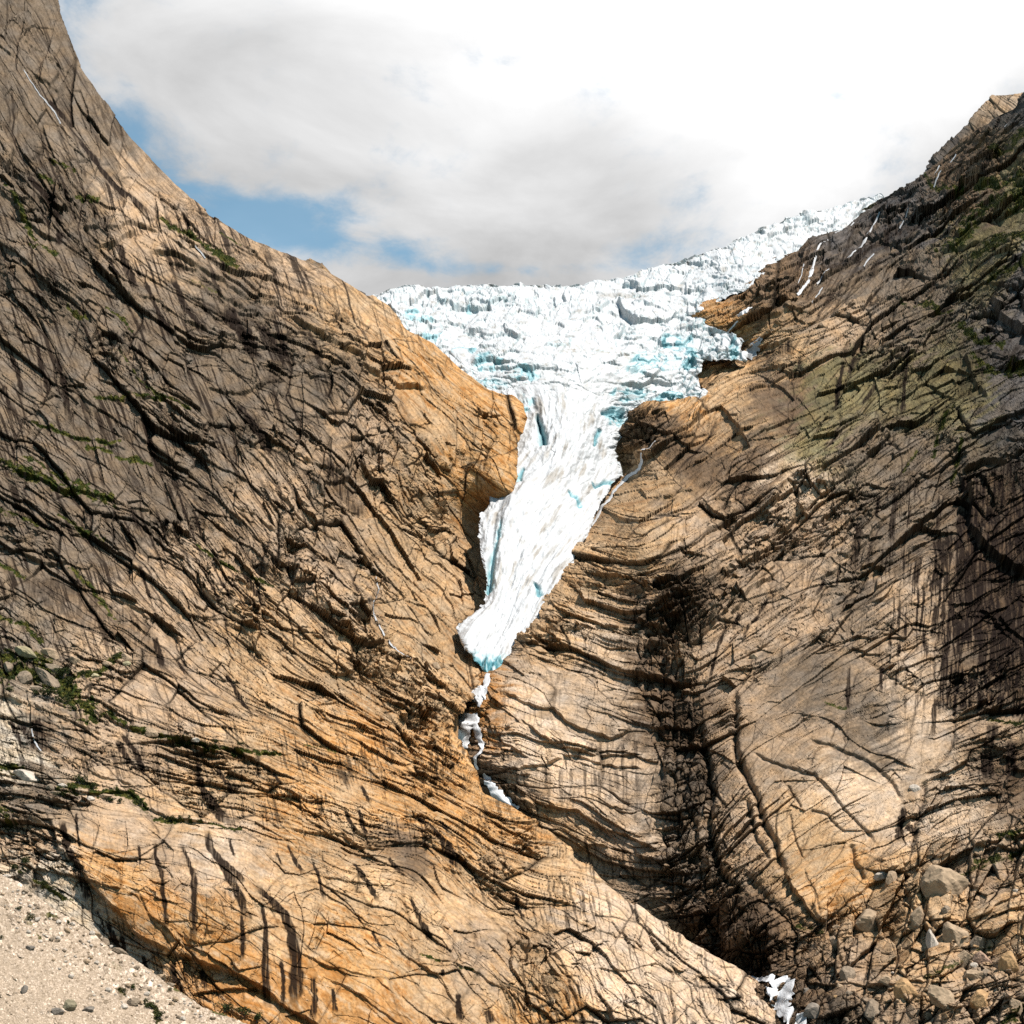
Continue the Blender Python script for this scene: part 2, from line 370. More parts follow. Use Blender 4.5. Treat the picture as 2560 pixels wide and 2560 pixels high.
    def finish(s, out=(0.15, -0.97, 0.15)):
        hs = s.h*s.mp*(.3 + .7*smooth(-5, 70, s.sd))
        fade = smooth(-60, -8, s.sd)*0.85 + 0.15
        rim = (smooth(45, 5, s.sd)*.55 + .12)[..., None]; d = s.N0*rim + (1 - rim)*np.array(out); d /= np.linalg.norm(d, axis=-1, keepdims=True)
        s.P = s.P0 + d*(hs*fade)[..., None]
        s.Ps = blur(s.P, 2); s.Pb = blur(s.P, 9); s.Ns = grid_normals(s.Ps); s.Nm = grid_normals(blur(s.Ps, 6))
        sgn = np.sign((s.Ns*s.N0).sum(-1, keepdims=True)); s.Ns = s.Ns*sgn
        s.Nm = s.Nm*np.sign((s.Nm*s.N0).sum(-1, keepdims=True))
    def water_marks(s, n, region=None, seed=1, length=(30, 130), wgt=0.35, starts=None):
        """water let go at many places runs down the real slope of the sheet and leaves dark marks on its way"""
        rs = np.random.RandomState(seed); Pb = blur(s.P, 8); px = np.gradient(Pb, axis=1); py = np.gradient(Pb, axis=0); z = Pb[..., 2]
        zx, zy = px[..., 2], py[..., 2]; E = (px*px).sum(-1); F = (px*py).sum(-1); G = (py*py).sum(-1); det = E*G - F*F + 1e-9
        gx = -(G*zx - F*zy)/det; gy = -(-F*zx + E*zy)/det; l = np.sqrt(gx*gx + gy*gy) + 1e-9; gx /= l; gy /= l
        H, Wd = z.shape; prob = np.clip(s.keep.astype(f32)*(0.15 + smooth(0.0, 0.35, fbm(s.X/60, s.Y/60, 3, seed + 5))*2), 0, None)
        if region is not None: prob = prob*region
        prob = prob.ravel()/prob.sum(); pick = rs.choice(H*Wd, n, p=prob)
        y = pick//Wd + rs.rand(n); x = pick % Wd + rs.rand(n); L = rs.uniform(length[0], length[1], n)*rs.choice([0.5, 1, 1.8], n); wt = rs.uniform(.3, 1, n)
        acc = np.zeros(H*Wd, f32); age = np.zeros(n)
        for it in range(int(L.max())):
            i = np.clip(x.astype(int), 0, Wd - 1); j = np.clip(y.astype(int), 0, H - 1)
            al = age < L
            f = smooth(0, .12, age/L)*smooth(1, .6, age/L)*wt*al
            np.add.at(acc, j*Wd + i, f.astype(f32))
            x = x + gx[j, i] + rs.randn(n)*0.06; y = y + gy[j, i]; age += 1
        acc = acc.reshape(H, Wd); acc = 0.6*acc + 0.4*blur(acc, 1)*1.0
        m = 1 - np.exp(-acc*wgt*1.6)
        s.dark = np.maximum(s.dark, np.clip(m, 0, .92))
    def at(s, x, y, A=None):
        A = s.P if A is None else A
        return bil(A, (np.asarray(x, float) - s.x0)/s.step, (np.asarray(y, float) - s.y0)/s.step)
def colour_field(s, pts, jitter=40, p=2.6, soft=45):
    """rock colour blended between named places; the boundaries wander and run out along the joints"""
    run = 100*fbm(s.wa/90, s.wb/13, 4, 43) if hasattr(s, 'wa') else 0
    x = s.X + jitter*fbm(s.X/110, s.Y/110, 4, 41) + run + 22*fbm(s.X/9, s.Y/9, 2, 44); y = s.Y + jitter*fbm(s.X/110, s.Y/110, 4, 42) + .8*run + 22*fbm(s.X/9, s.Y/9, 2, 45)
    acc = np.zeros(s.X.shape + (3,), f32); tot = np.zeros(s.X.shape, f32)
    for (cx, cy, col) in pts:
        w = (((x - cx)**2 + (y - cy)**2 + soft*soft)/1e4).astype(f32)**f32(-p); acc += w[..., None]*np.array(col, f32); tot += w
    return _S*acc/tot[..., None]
_S = 0.68
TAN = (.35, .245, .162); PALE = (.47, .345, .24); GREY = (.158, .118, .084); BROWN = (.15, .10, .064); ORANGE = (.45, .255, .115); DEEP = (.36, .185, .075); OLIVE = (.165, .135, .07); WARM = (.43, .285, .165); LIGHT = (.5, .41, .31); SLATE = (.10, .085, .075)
STAIN_SHADE = np.array((.008, .0045, .003)); GREEN = np.array((.017, .024, .005)); MOSS = np.array((.055, .050, .012))
def paint(s, base, seed, lichen=0.5):
    """rock colour: base tone, mineral bands, lichen specks, wet stains and painted shade, soil in joints, turf"""
    c = base.copy()
    n1 = fbm(s.X/26, s.Y/26, 4, seed); n2 = fbm(s.X/7, s.Y/7, 3, seed + 3); n3 = fbm(s.X/110, s.Y/110, 3, seed + 6)
    n4 = fbm(s.wa/40, s.wb/5, 3, seed + 15) if hasattr(s, 'wa') else 0*n1
    c *= np.clip(1 + 0.30*n1 + 0.34*n2 + 0.2*n3 + .34*(s.cell - .5) + .34*n4, .3, 2)[..., None]
    if hasattr(s, 'wa'):      # rust seeps out along the joints where the rock is iron rich, with washed pale bands between
        iron = smooth(.0, .13, base[..., 0] - 2.1*base[..., 2]); bn = fbm(s.wa/75, s.wb/8, 4, seed + 30) + .35*fbm(s.X/12, s.Y/12, 2, seed + 31)
        k = (.75*iron*smooth(.08, .42, bn))[..., None]; c = c*(1 - k) + np.array((.30, .125, .035))*_S*k
        k = (.6*iron*smooth(-.05, -.4, bn))[..., None]; c = c*(1 - k) + np.array((.47, .34, .22))*_S*k
    hue = 1.3*fbm(s.X/45, s.Y/30, 4, seed + 9)
    c *= np.stack([1 + .10*hue, 1 + 0*hue, 1 - .15*hue], -1)
    sp = smooth(.30, .62, fbm(s.X/5, s.Y/5, 2, seed + 12) + .4*n1)*lichen
    c = c*(1 - sp[..., None]) + np.array((.065, .052, .036))*sp[..., None]
    if hasattr(s, 'joint'):
        j = np.clip(s.joint*.85, 0, .85)[..., None]; c = c*(1 - j) + np.array((.012, .009, .006))*j
    d = np.clip(s.dark, 0, 1)[..., None]; c = c*(1 - d) + STAIN_SHADE*d
    g = np.clip(s.grass, 0, 1); mossy = smooth(-.3, .4, fbm(s.X/12, s.Y/12, 2, seed + 20))[..., None]
    gc = GREEN*(1 - mossy) + MOSS*mossy
    g = smooth(.25, .7, g + .35*n2)[..., None]; c = c*(1 - g) + gc*g
    lum = c.mean(-1, keepdims=True); c = lum + (c - lum)*1.06
    return np.clip(c, .003, .9)
ROCK = surf_mat('rock', (1.1, .22), (.32, .16), .9, .6, .6, .05)
# ------------------------------------------------------------------ the rock wall on the left with the big dome in front
F_, E_ = -0.25, 1.0      # F_: the sheet turns back behind its outline; E_: it carries on beneath the ice or the water
L_edge = [(128, -120, F_, .6), (152, 0, F_, .6), (172, 80, F_, .6), (199, 172, F_, .6), (252, 245, F_, .6), (331, 345, F_, .6), (437, 457, F_, .6), (530, 537, F_, .6), (636, 603, F_, .6),
    (762, 652, F_, .6), (848, 700, F_, .6), (914, 742, F_, .6), (937, 744, F_, .5), (970, 764, F_, .5), (1000, 800, F_, .5), (1013, 822, F_, .5), (1045, 837, F_, .5), (1085, 858, F_, .5), (1118, 888, F_, .5), (1153, 920, F_, .5), (1187, 943, F_, .5), (1222, 967, F_, .5), (1255, 982, F_, .5), (1285, 993, F_, .6), (1305, 1012, F_, .7),
    (1317, 1040, F_, .8), (1303, 1085, F_, .8), (1294, 1113, F_, .8), (1291, 1142, F_, .8), (1280, 1232, F_, .6), (1250, 1250, E_, .2), (1202, 1277, E_, .2), (1195, 1332, E_, .2), (1212, 1398, E_, .2), (1216, 1443, E_, .2), (1218, 1505, E_, .2),
    (1195, 1534, E_, .2), (1140, 1566, E_, .2), (1166, 1596, F_, .5), (1190, 1630, F_, .5), (1206, 1655, F_, .5), (1206, 1680, F_, .5), (1212, 1700, F_, .5), (1209, 1718, F_, .5), (1196, 1735, F_, .5), (1160, 1752, F_, .5), (1160, 1768, F_, .5), (1140, 1787, F_, .5), (1126, 1810, F_, .5), (1126, 1830, F_, .5), (1140, 1852, F_, .5), (1157, 1873, F_, .5),
    (1172, 1902, F_, .5), (1184, 1935, F_, .6), (1196, 1967, F_, .6), (1212, 1988, F_, .6), (1247, 2005, F_, .6), (1280, 2019, F_, .6), (1312, 2042, F_, .6), (1354, 2070, F_, .6), (1420, 2112, F_, .6), (1434, 2144, F_, .6), (1471, 2168, F_, .6), (1499, 2196, F_, .6),
    (1545, 2228, F_, .6), (1583, 2261, F_, .6), (1629, 2289, F_, .6), (1666, 2312, F_, .6), (1693, 2335, F_, .6), (1711, 2354, F_, .6), (1753, 2377, F_, .6), (1800, 2401, F_, .6), (1846, 2424, F_, .6), (1885, 2450, F_, .6), (1914, 2473, F_, .6), (1924, 2499, F_, .6), (1942, 2522, F_, .6), (1977, 2560, F_, .6), (2040, 2680, F_, .6)]
L_ctrl = [(-150, 2640, 325), (620, 2600, 343), (1000, 2600, 367), (1500, 2600, 405), (1977, 2570, 450), (-150, 2380, 345), (300, 2380, 360), (600, 2350, 362), (1000, 2350, 400), (1500, 2350, 450), (1750, 2377, 480),
    (-150, 2200, 365), (0, 2186, 372), (300, 2200, 372), (600, 2180, 385), (1000, 2180, 430), (1499, 2196, 520), (-150, 2040, 385), (150, 2040, 395), (450, 2050, 405), (800, 2040, 435), (1100, 2040, 490), (1312, 2042, 570), (450, 1980, 425),
    (-150, 1850, 425), (200, 1850, 440), (500, 1850, 465), (800, 1850, 510), (1150, 1830, 640), (-150, 1700, 465), (200, 1700, 490), (500, 1700, 530), (850, 1700, 600), (1206, 1680, 738),
    (-150, 1500, 510), (200, 1500, 540), (500, 1500, 590), (850, 1500, 670), (1210, 1500, 865), (1190, 1560, 840), (-150, 1250, 570), (200, 1250, 600), (500, 1250, 660), (850, 1250, 760), (1190, 1300, 985), (-150, 1000, 630), (200, 1000, 670), (500, 1000, 740), (850, 1000, 860), (1300, 1050, 1030), (1285, 1150, 985), (1272, 1228, 950),
    (-150, 800, 690), (200, 800, 730), (500, 800, 820), (800, 800, 960), (1085, 856, 1165), (1222, 965, 1085), (1000, 790, 1215), (-150, 600, 750), (200, 600, 810), (500, 600, 930), (700, 690, 1060), (848, 700, 1180), (937, 742, 1260), (-150, 400, 820), (200, 400, 900), (430, 457, 1020), (-150, 200, 900), (100, 200, 960), (250, 250, 1030), (1230, 1420, 960), (1225, 1600, 850), (-150, 0, 980), (100, 0, 1060), (-150, -120, 1030), (120, -120, 1100)]
ML = Mass(-110, 2060, -70, 2640, L_ctrl, L_edge, [(2040, 2800), (-600, 2800), (-600, -200)])
def build_left():
    s = ML; X, Y = s.X, s.Y
    # the run of the joints: lines of equal b follow them
    bl = []
    for line, val in (([(115, -60), (331, 345), (636, 603), (914, 742), (1153, 920), (1300, 1010)], 0), ([(-100, 90), (150, 420), (450, 690), (770, 850), (1000, 990), (1250, 1230)], 170), ([(-100, 480), (200, 760), (520, 1020), (800, 1300), (1000, 1480), (1190, 1620)], 420),
                      ([(-100, 1000), (150, 1180), (450, 1420), (750, 1680), (950, 1800), (1200, 1960)], 800), ([(-100, 1640), (200, 1767), (512, 1870), (800, 1960), (1100, 2060), (1500, 2240), (1977, 2600)], 1200),
                      ([(-100, 1880), (326, 1990), (650, 2060), (900, 2170), (1300, 2420), (1500, 2640)], 1420), ([(-100, 2080), (233, 2219), (512, 2410), (764, 2600)], 1680)):
        bl += [(x, y, val) for x, y in line]
    b = tps([q[:2] for q in bl], [q[2] for q in bl])(X, Y)
    a = (X*0.8 + Y*0.6)
    dome = s.area([(150, 2060), (300, 1995), (560, 2065), (760, 2080), (1000, 2120), (1300, 2330), (1250, 2640), (800, 2600), (600, 2440), (400, 2370), (220, 2200)], 40, 12)
    s.dome = dome
    rough = .85 + .5*fbm(X/160, Y/160, 2, 31)
    rough += .35*s.area([(900, 1100), (1200, 1250), (1200, 1900), (800, 1900), (500, 1700), (650, 1400)], 60)
    rough = rough*(1 - .52*dome)
    far = smooth(1300, 500, Y + .2*X); rough *= 1 - .3*far
    s.rock_detail(a, b, np.clip(rough, .25, 1.5).astype(f32), 100)
    # ledges and overhangs
    for p, aa, bb, w1, w2 in (
        ([(120, 138), (150, 165), (196, 210)], 10, 6, 40, 14), ([(60, 110), (75, 116), (90, 126)], 7, 4, 26, 10), ([(76, 190), (120, 220), (156, 238)], 10, 5, 40, 14), ([(-40, 100), (10, 125), (40, 150)], 10, 5, 40, 14),
        ([(200, 566), (298, 571), (354, 564), (400, 585)], 15, 9, 70, 20), ([(235, 612), (289, 608), (330, 585), (352, 572)], 12, 14, 40, 16), ([(-20, 455), (28, 489), (56, 545), (112, 587), (150, 600)], 14, 8, 60, 24),
        ([(350, 627), (438, 640), (470, 661), (526, 694), (582, 713), (652, 741), (735, 768)], 20, 12, 90, 26), ([(405, 659), (489, 677), (559, 745), (652, 783), (705, 795)], 14, 9, 50, 22), ([(455, 806), (522, 825), (590, 862)], 16, 10, 60, 18),
        ([(690, 770), (773, 822), (834, 858), (891, 896), (914, 919), (959, 938), (999, 964), (1056, 972), (1090, 962)], 22, 14, 110, 30), ([(270, 739), (300, 741), (330, 748)], 9, 7, 30, 12), ([(340, 748), (380, 752), (415, 762)], 10, 7, 34, 12),
        ([(510, 975), (560, 978), (606, 982), (662, 955)], 13, 9, 60, 18), ([(440, 1215), (466, 1190), (486, 1150), (512, 1100), (505, 1050)], 12, 8, 70, 26), ([(40, 1385), (93, 1406), (175, 1408)], 17, 12, 60, 24),
        ([(680, 1222), (764, 1308), (850, 1358)], 10, 8, 60, 20), ([(725, 1138), (770, 1160), (815, 1175), (872, 1187)], 15, 10, 70, 24), ([(900, 1075), (942, 1072), (977, 1084), (999, 1107), (1035, 1120)], 7, 4, 50, 14),
        ([(560, 1030), (640, 1120), (700, 1190)], 9, 6, 50, 22), ([(590, 1270), (640, 1290), (700, 1345)], 10, 7, 36, 18), ([(350, 1330), (450, 1340), (500, 1378), (640, 1440)], 9, 6, 50, 20), ([(80, 1060), (186, 1093), (261, 1107), (330, 1120)], 10, 5, 50, 20),
        ([(230, 1000), (330, 1000), (420, 1015), (500, 1050)], 9, 5, 50, 20), ([(-40, 1140), (140, 1220), (290, 1255), (400, 1290)], 11, 6, 60, 22), ([(-40, 1330), (40, 1360), (120, 1330)], 9, 6, 40, 20), ([(270, 1490), (330, 1520), (420, 1570), (500, 1660)], 10, 7, 50, 24), ([(560, 1560), (620, 1600), (660, 1650)], 12, 8, 40, 20),
        ([(380, 1530), (440, 1590), (470, 1680)], 9, 8, 40, 30),
        ([(180, 1764), (289, 1806), (354, 1832), (433, 1848), (512, 1862), (582, 1876), (652, 1886), (760, 1880)], 12, 9, 60, 26), ([(-60, 1730), (60, 1760), (150, 1790), (280, 1850)], 10, 6, 40, 22), ([(-60, 1880), (93, 1945), (149, 1978), (233, 1984), (326, 1984), (370, 2025), (447, 2056), (570, 2066)], 13, 10, 50, 26),
        ([(560, 1845), (620, 1900), (700, 1990), (860, 2005)], 8, 6, 50, 22), ([(640, 2020), (699, 2065), (792, 2081), (862, 2084), (902, 2117), (975, 2128)], 13, 8, 80, 24), ([(100, 1840), (180, 1905), (260, 1945), (380, 1985)], 8, 6, 36, 18),
        ([(1150, 1745), (1120, 1770), (1080, 1700)], 8, 8, 40, 26), ([(1090, 2165), (1180, 2190), (1300, 2260), (1420, 2262), (1500, 2240)], 10, 7, 60, 22), ([(1180, 2020), (1240, 2070), (1300, 2120), (1420, 2170)], 7, 6, 40, 18), ([(1060, 2390), (1180, 2420), (1300, 2500), (1420, 2600)], 9, 6, 60, 22), ([(950, 2350), (1030, 2400), (1100, 2440), (1150, 2520)], 8, 6, 50, 22),
        ([(800, 2440), (900, 2490), (1000, 2560), (1040, 2620)], 9, 6, 60, 22), ([(760, 2180), (850, 2200), (980, 2230), (1060, 2310)], 8, 5, 60, 20), ([(1340, 2330), (1400, 2400), (1440, 2500), (1480, 2600)], 10, 8, 50, 26), ([(1480, 2420), (1560, 2430), (1640, 2410), (1720, 2440)], 8, 6, 40, 18), ([(1440, 2290), (1500, 2330), (1620, 2370)], 8, 6, 40, 18),
        ([(700, 2360), (820, 2420), (930, 2445), (1000, 2500)], 7, 5, 50, 20), ([(1000, 1920), (1100, 1960), (1200, 2010)], 7, 6, 40, 18)):
        s.ledge(p, aa, bb, w1, w2)
    for p, aa, w in (([(988, 1005), (1028, 1056), (1068, 1112), (1096, 1169), (1125, 1200)], 14, 11), ([(1244, 1084), (1221, 1130), (1204, 1180)], 7, 5), ([(731, 879), (722, 954), (703, 1000)], 8, 6), ([(902, 1340), (937, 1391), (920, 1412), (948, 1471), (931, 1511), (948, 1551), (971, 1591), (999, 1619), (1030, 1668), (1060, 1700)], 13, 8),
                     ([(1000, 1200), (1060, 1260), (1100, 1330)], 6, 4), ([(1040, 1180), (1090, 1240), (1120, 1300)], 6, 4), ([(460, 2250), (560, 2300), (690, 2380), (760, 2400)], 3, 3), ([(1000, 2160), (1010, 2260), (1030, 2350), (1020, 2440)], 8, 5), ([(1110, 2150), (1180, 2250), (1260, 2330), (1380, 2420)], 8, 5), ([(1170, 2300), (1200, 2380), (1180, 2420)], 9, 6), ([(1050, 2320), (1110, 2380), (1130, 2410)], 6, 4),
                     ([(870, 2200), (950, 2300), (1040, 2380), (1060, 2440)], 7, 5), ([(1400, 2180), (1380, 2260), (1360, 2330), (1400, 2420)], 7, 5), ([(1290, 2130), (1360, 2200), (1400, 2260)], 5, 4), ([(160, 2010), (196, 2070), (200, 2130)], 8, 4), ([(330, 2420), (350, 2450), (380, 2510)], 6, 6)):
        s.crack(p, aa, w)
    # benches above the ledges stand back; the dome swells out and is cut under along its foot
    s.bulge(520, 2250, 230, 150, 26, 25); s.bulge(700, 2330, 260, 150, 22, 25); s.bulge(250, 2110, 90, 80, 12); s.bulge(450, 1715, 90, 50, 16, 10); s.bulge(90, 1690, 60, 30, 10, 25); s.bulge(40, 2020, 110, 60, 12, 20)
    s.ledge([(128, 2040), (149, 2126), (200, 2172), (233, 2219), (280, 2270), (326, 2321), (387, 2368), (443, 2387), (512, 2410), (592, 2443), (652, 2470), (699, 2512), (764, 2545), (830, 2600)], 34, 24, 120, 40, .06, 5)
    s.ledge([(470, 2490), (530, 2478), (600, 2476), (640, 2470), (690, 2512)], 16, 20, 30, 20)
    s.bulge(1250, 1170, 60, 70, 20, 0)      # the orange buttress by the ice
    s.crack([(1142, 1118), (1155, 1125), (1165, 1130)], 12, 8)
    # wet streaks
    S = s.streak
    for p, w0, w1 in (([(386, 2100), (391, 2146), (405, 2186), (410, 2233), (417, 2280), (419, 2321), (410, 2365)], 5, 9), ([(452, 2110), (470, 2154), (487, 2200), (487, 2266), (487, 2312), (484, 2387)], 5, 15), ([(517, 2068), (526, 2126), (554, 2163), (578, 2205), (601, 2256), (615, 2303), (620, 2345)], 11, 15), ([(554, 2154), (596, 2195), (615, 2219)], 6, 10),
        ([(629, 2214), (666, 2247), (708, 2289), (727, 2335), (736, 2387), (741, 2452), (731, 2522), (735, 2560)], 9, 26), ([(652, 2252), (659, 2303), (664, 2359), (661, 2415), (666, 2480), (672, 2540)], 5, 15), ([(573, 2100), (587, 2150)], 5, 5), ([(717, 2105), (741, 2163), (764, 2191)], 6, 6), ([(193, 2028), (196, 2080), (205, 2126)], 4, 4), ([(158, 2056), (172, 2126), (200, 2172), (233, 2215)], 11, 10),
        ([(498, 1884), (494, 1940), (517, 1995), (550, 2033), (596, 2056)], 9, 20), ([(289, 1846), (326, 1907), (359, 1949)], 10, 8), ([(1010, 2033), (1061, 2061), (1098, 2107), (1135, 2154), (1168, 2196)], 6, 14), ([(1098, 2051), (1126, 2089)], 6, 5), ([(861, 2028), (889, 2089)], 5, 6), ([(893, 2023), (917, 2098)], 6, 7), ([(968, 2144), (1005, 2186)], 6, 6), ([(1145, 2480), (1154, 2560)], 9, 13), ([(1219, 2522), (1233, 2560)], 12, 14), ([(930, 2326), (954, 2377)], 6, 5), ([(1103, 2424), (1112, 2443)], 6, 6),
        ([(780, 2150), (800, 2210), (815, 2260)], 5, 6), ([(690, 2130), (705, 2170)], 4, 4), ([(350, 2120), (352, 2180)], 4, 3), ([(600, 2290), (608, 2350), (606, 2420)], 5, 8), ([(700, 2400), (708, 2460), (704, 2530)], 7, 9), ([(780, 2440), (786, 2500), (780, 2560)], 8, 12), ([(830, 2470), (836, 2540)], 6, 9), ([(880, 2150), (930, 2230), (950, 2270)], 7, 9), ([(1020, 2240), (1050, 2310), (1090, 2370)], 6, 8), ([(900, 1960), (930, 2010)], 6, 7), ([(780, 1900), (800, 1940)], 6, 6), ([(680, 1930), (700, 1975)], 6, 8), ([(540, 1900), (560, 1950), (590, 1990)], 7, 8), ([(1280, 2240), (1320, 2300)], 6, 6),
        ([(20, 1790), (40, 1830), (60, 1890)], 8, 7), ([(85, 1790), (100, 1840), (112, 1890)], 18, 16), ([(40, 1800), (75, 1840), (90, 1880)], 12, 14), ([(230, 1740), (240, 1790)], 6, 5), ([(300, 1830), (340, 1880), (372, 1960)], 8, 10),
        ([(300, 2330), (310, 2400), (330, 2450)], 6, 12), ([(265, 2300), (290, 2360), (310, 2400)], 10, 8), ([(355, 2380), (362, 2440), (380, 2490)], 6, 5), ([(240, 2270), (262, 2330)], 5, 4), ([(430, 2400), (440, 2450), (470, 2500)], 10, 8), ([(500, 2420), (520, 2480)], 8, 12), ([(190, 2170), (215, 2230), (210, 2260)], 12, 10),
        ([(20, 870), (45, 930), (60, 1010)], 7, 8), ([(90, 850), (105, 920), (130, 1010)], 8, 8), ([(135, 880), (160, 960), (175, 1070)], 9, 12), ([(10, 960), (30, 1050)], 6, 6), ([(355, 1030), (370, 1090), (395, 1150), (415, 1190)], 8, 10), ([(440, 1215), (460, 1270), (490, 1330)], 5, 5), ([(485, 1270), (500, 1320), (520, 1370)], 4, 5), ([(295, 600), (320, 680), (345, 750)], 10, 14),
        ([(150, 570), (145, 610)], 10, 8), ([(270, 640), (300, 720)], 7, 7), ([(360, 700), (400, 800), (440, 860)], 7, 8), ([(430, 690), (470, 780), (520, 850)], 10, 10), ([(560, 760), (610, 830), (650, 920)], 18, 24), ([(650, 800), (690, 860), (720, 940)], 8, 8), ([(700, 860), (720, 900)], 12, 8), ([(590, 1000), (640, 1080), (700, 1160)], 12, 14), ([(60, 420), (130, 500), (160, 580)], 9, 10), ([(190, 350), (290, 470), (400, 570)], 8, 10), ([(120, 250), (190, 330)], 7, 7),
        ([(440, 1650), (470, 1700)], 5, 6), ([(350, 1420), (380, 1510)], 6, 5), ([(480, 1380), (520, 1450), (560, 1540)], 5, 6), ([(520, 1390), (560, 1470), (590, 1520)], 5, 5), ([(600, 1430), (640, 1490), (660, 1520)], 6, 7), ([(385, 1590), (400, 1650), (410, 1690)], 11, 14), ([(640, 1460), (655, 1520)], 5, 8), ([(560, 1680), (600, 1740), (640, 1800)], 6, 8)):
        S(p, w0, w1, 1.0)
    for poly, k in (([(800, 1158), (830, 1160), (880, 1215), (915, 1275), (905, 1300), (870, 1270), (820, 1200)], .82), ([(60, 1440), (200, 1430), (260, 1500), (380, 1560), (400, 1640), (300, 1620), (180, 1560), (70, 1500)], .6), ([(30, 1775), (135, 1785), (130, 1880), (60, 1880)], .62), ([(460, 740), (640, 790), (660, 830), (560, 800)], .5), ([(690, 830), (720, 850), (710, 920), (690, 1010), (660, 960)], .55), ([(330, 1620), (420, 1640), (430, 1700), (400, 1700), (340, 1660)], .5), ([(570, 1830), (640, 1880), (600, 1900), (560, 1870)], .5), ([(700, 1110), (760, 1180), (830, 1240), (780, 1230), (700, 1160)], .5)):
        s.dark = np.maximum(s.dark, k*s.area(poly, 10, 14)*(0.55 + .6*smooth(-.4, .3, fbm(X/5, (Y - .7*X*0)/55, 3, 91))))
    # turf and low scrub on the benches
    for p, w, k in (([(-60, 1690), (40, 1680), (110, 1690), (170, 1740), (230, 1790)], 30, 1.0), ([(90, 1650), (150, 1690), (190, 1730)], 24, 1.0), ([(-40, 1640), (40, 1650), (100, 1640)], 16, .9), ([(190, 1700), (270, 1670), (300, 1640)], 12, .9), ([(190, 1765), (289, 1800), (354, 1830), (433, 1850), (512, 1868), (600, 1882), (700, 1884)], 7, .9), ([(-60, 1905), (30, 1920), (60, 1930)], 14, .9),
        ([(150, 1975), (210, 1965), (250, 1980), (330, 1990), (360, 2020)], 14, 1.0), ([(380, 2046), (430, 2053), (480, 2060), (600, 2070)], 7, 1.0), ([(-60, 2010), (10, 2030), (20, 2060)], 20, .8), ([(60, 2180), (90, 2200), (130, 2230), (170, 2250)], 9, 1.0), ([(40, 2180), (60, 2190)], 12, 1), ([(20, 470), (60, 540), (90, 610), (135, 632)], 9, 1.0), ([(75, 612), (110, 620), (140, 630)], 11, 1.0), ([(480, 590), (530, 630), (590, 675)], 12, 1.0), ([(400, 555), (440, 575), (470, 590)], 7, .8), ([(130, 395), (190, 425)], 6, .9), ([(90, 430), (140, 455)], 5, .8), ([(190, 480), (240, 505)], 6, .7),
        ([(80, 1060), (186, 1093), (261, 1107), (300, 1100)], 7, .95), ([(240, 1000), (330, 995), (420, 1012), (470, 1035)], 7, .95), ([(220, 1110), (300, 1140), (380, 1155)], 8, 1), ([(-40, 1140), (60, 1180), (140, 1220), (280, 1250)], 16, .85), ([(60, 1150), (150, 1190), (250, 1240)], 9, .8), ([(-40, 1405), (20, 1425), (60, 1445)], 10, .9), ([(490, 1360), (560, 1405), (680, 1465)], 6, .8), ([(150, 1290), (210, 1330), (260, 1360)], 7, .9), ([(-40, 1250), (60, 1290), (120, 1320)], 8, .7), ([(180, 1420), (250, 1500), (300, 1560)], 8, .7), ([(-40, 1530), (60, 1560), (100, 1600)], 10, .7), ([(270, 770), (310, 800), (330, 830)], 6, .8), ([(170, 760), (220, 800)], 6, .7), ([(550, 590), (600, 615)], 5, .7), ([(1050, 2388), (1090, 2398)], 6, 1), ([(1150, 2418), (1180, 2420)], 4, .9), ([(760, 1862), (840, 1880)], 5, .6), ([(480, 700), (540, 730)], 4, .5), ([(300, 870), (340, 940), (400, 1000)], 5, .7)):
        s.green(p, w, k)
    s.finish()
    lean = lambda x, y: .14 + .5*np.clip(x, 0, 1000)/1000 + .3*smooth(700, 200, y)
    dome_ = s.dome
    s.fall_streaks(.36, np.clip(.95*smooth(1760, 1600, Y)*smooth(1150, 800, X*.55 + Y*.45 + 60*fbm(X/120, Y/120, 2, 95)) - .5*smooth(500, 150, Y), .12, 1).astype(f32), 700)
    s.fall_streaks(.22, np.clip(.75*smooth(1700, 1800, Y)*(1 - dome_) + .25*dome_, 0, 1).astype(f32), 720, (6, 3), (110, 60), .16, .36)
    s.water_marks(5200, (smooth(2250, 1500, Y)*.8 + .2)*(1 - .75*dome)*(.35 + .65*smooth(980, 500, X*.7 + Y*.1)), 5, (25, 110), .5)
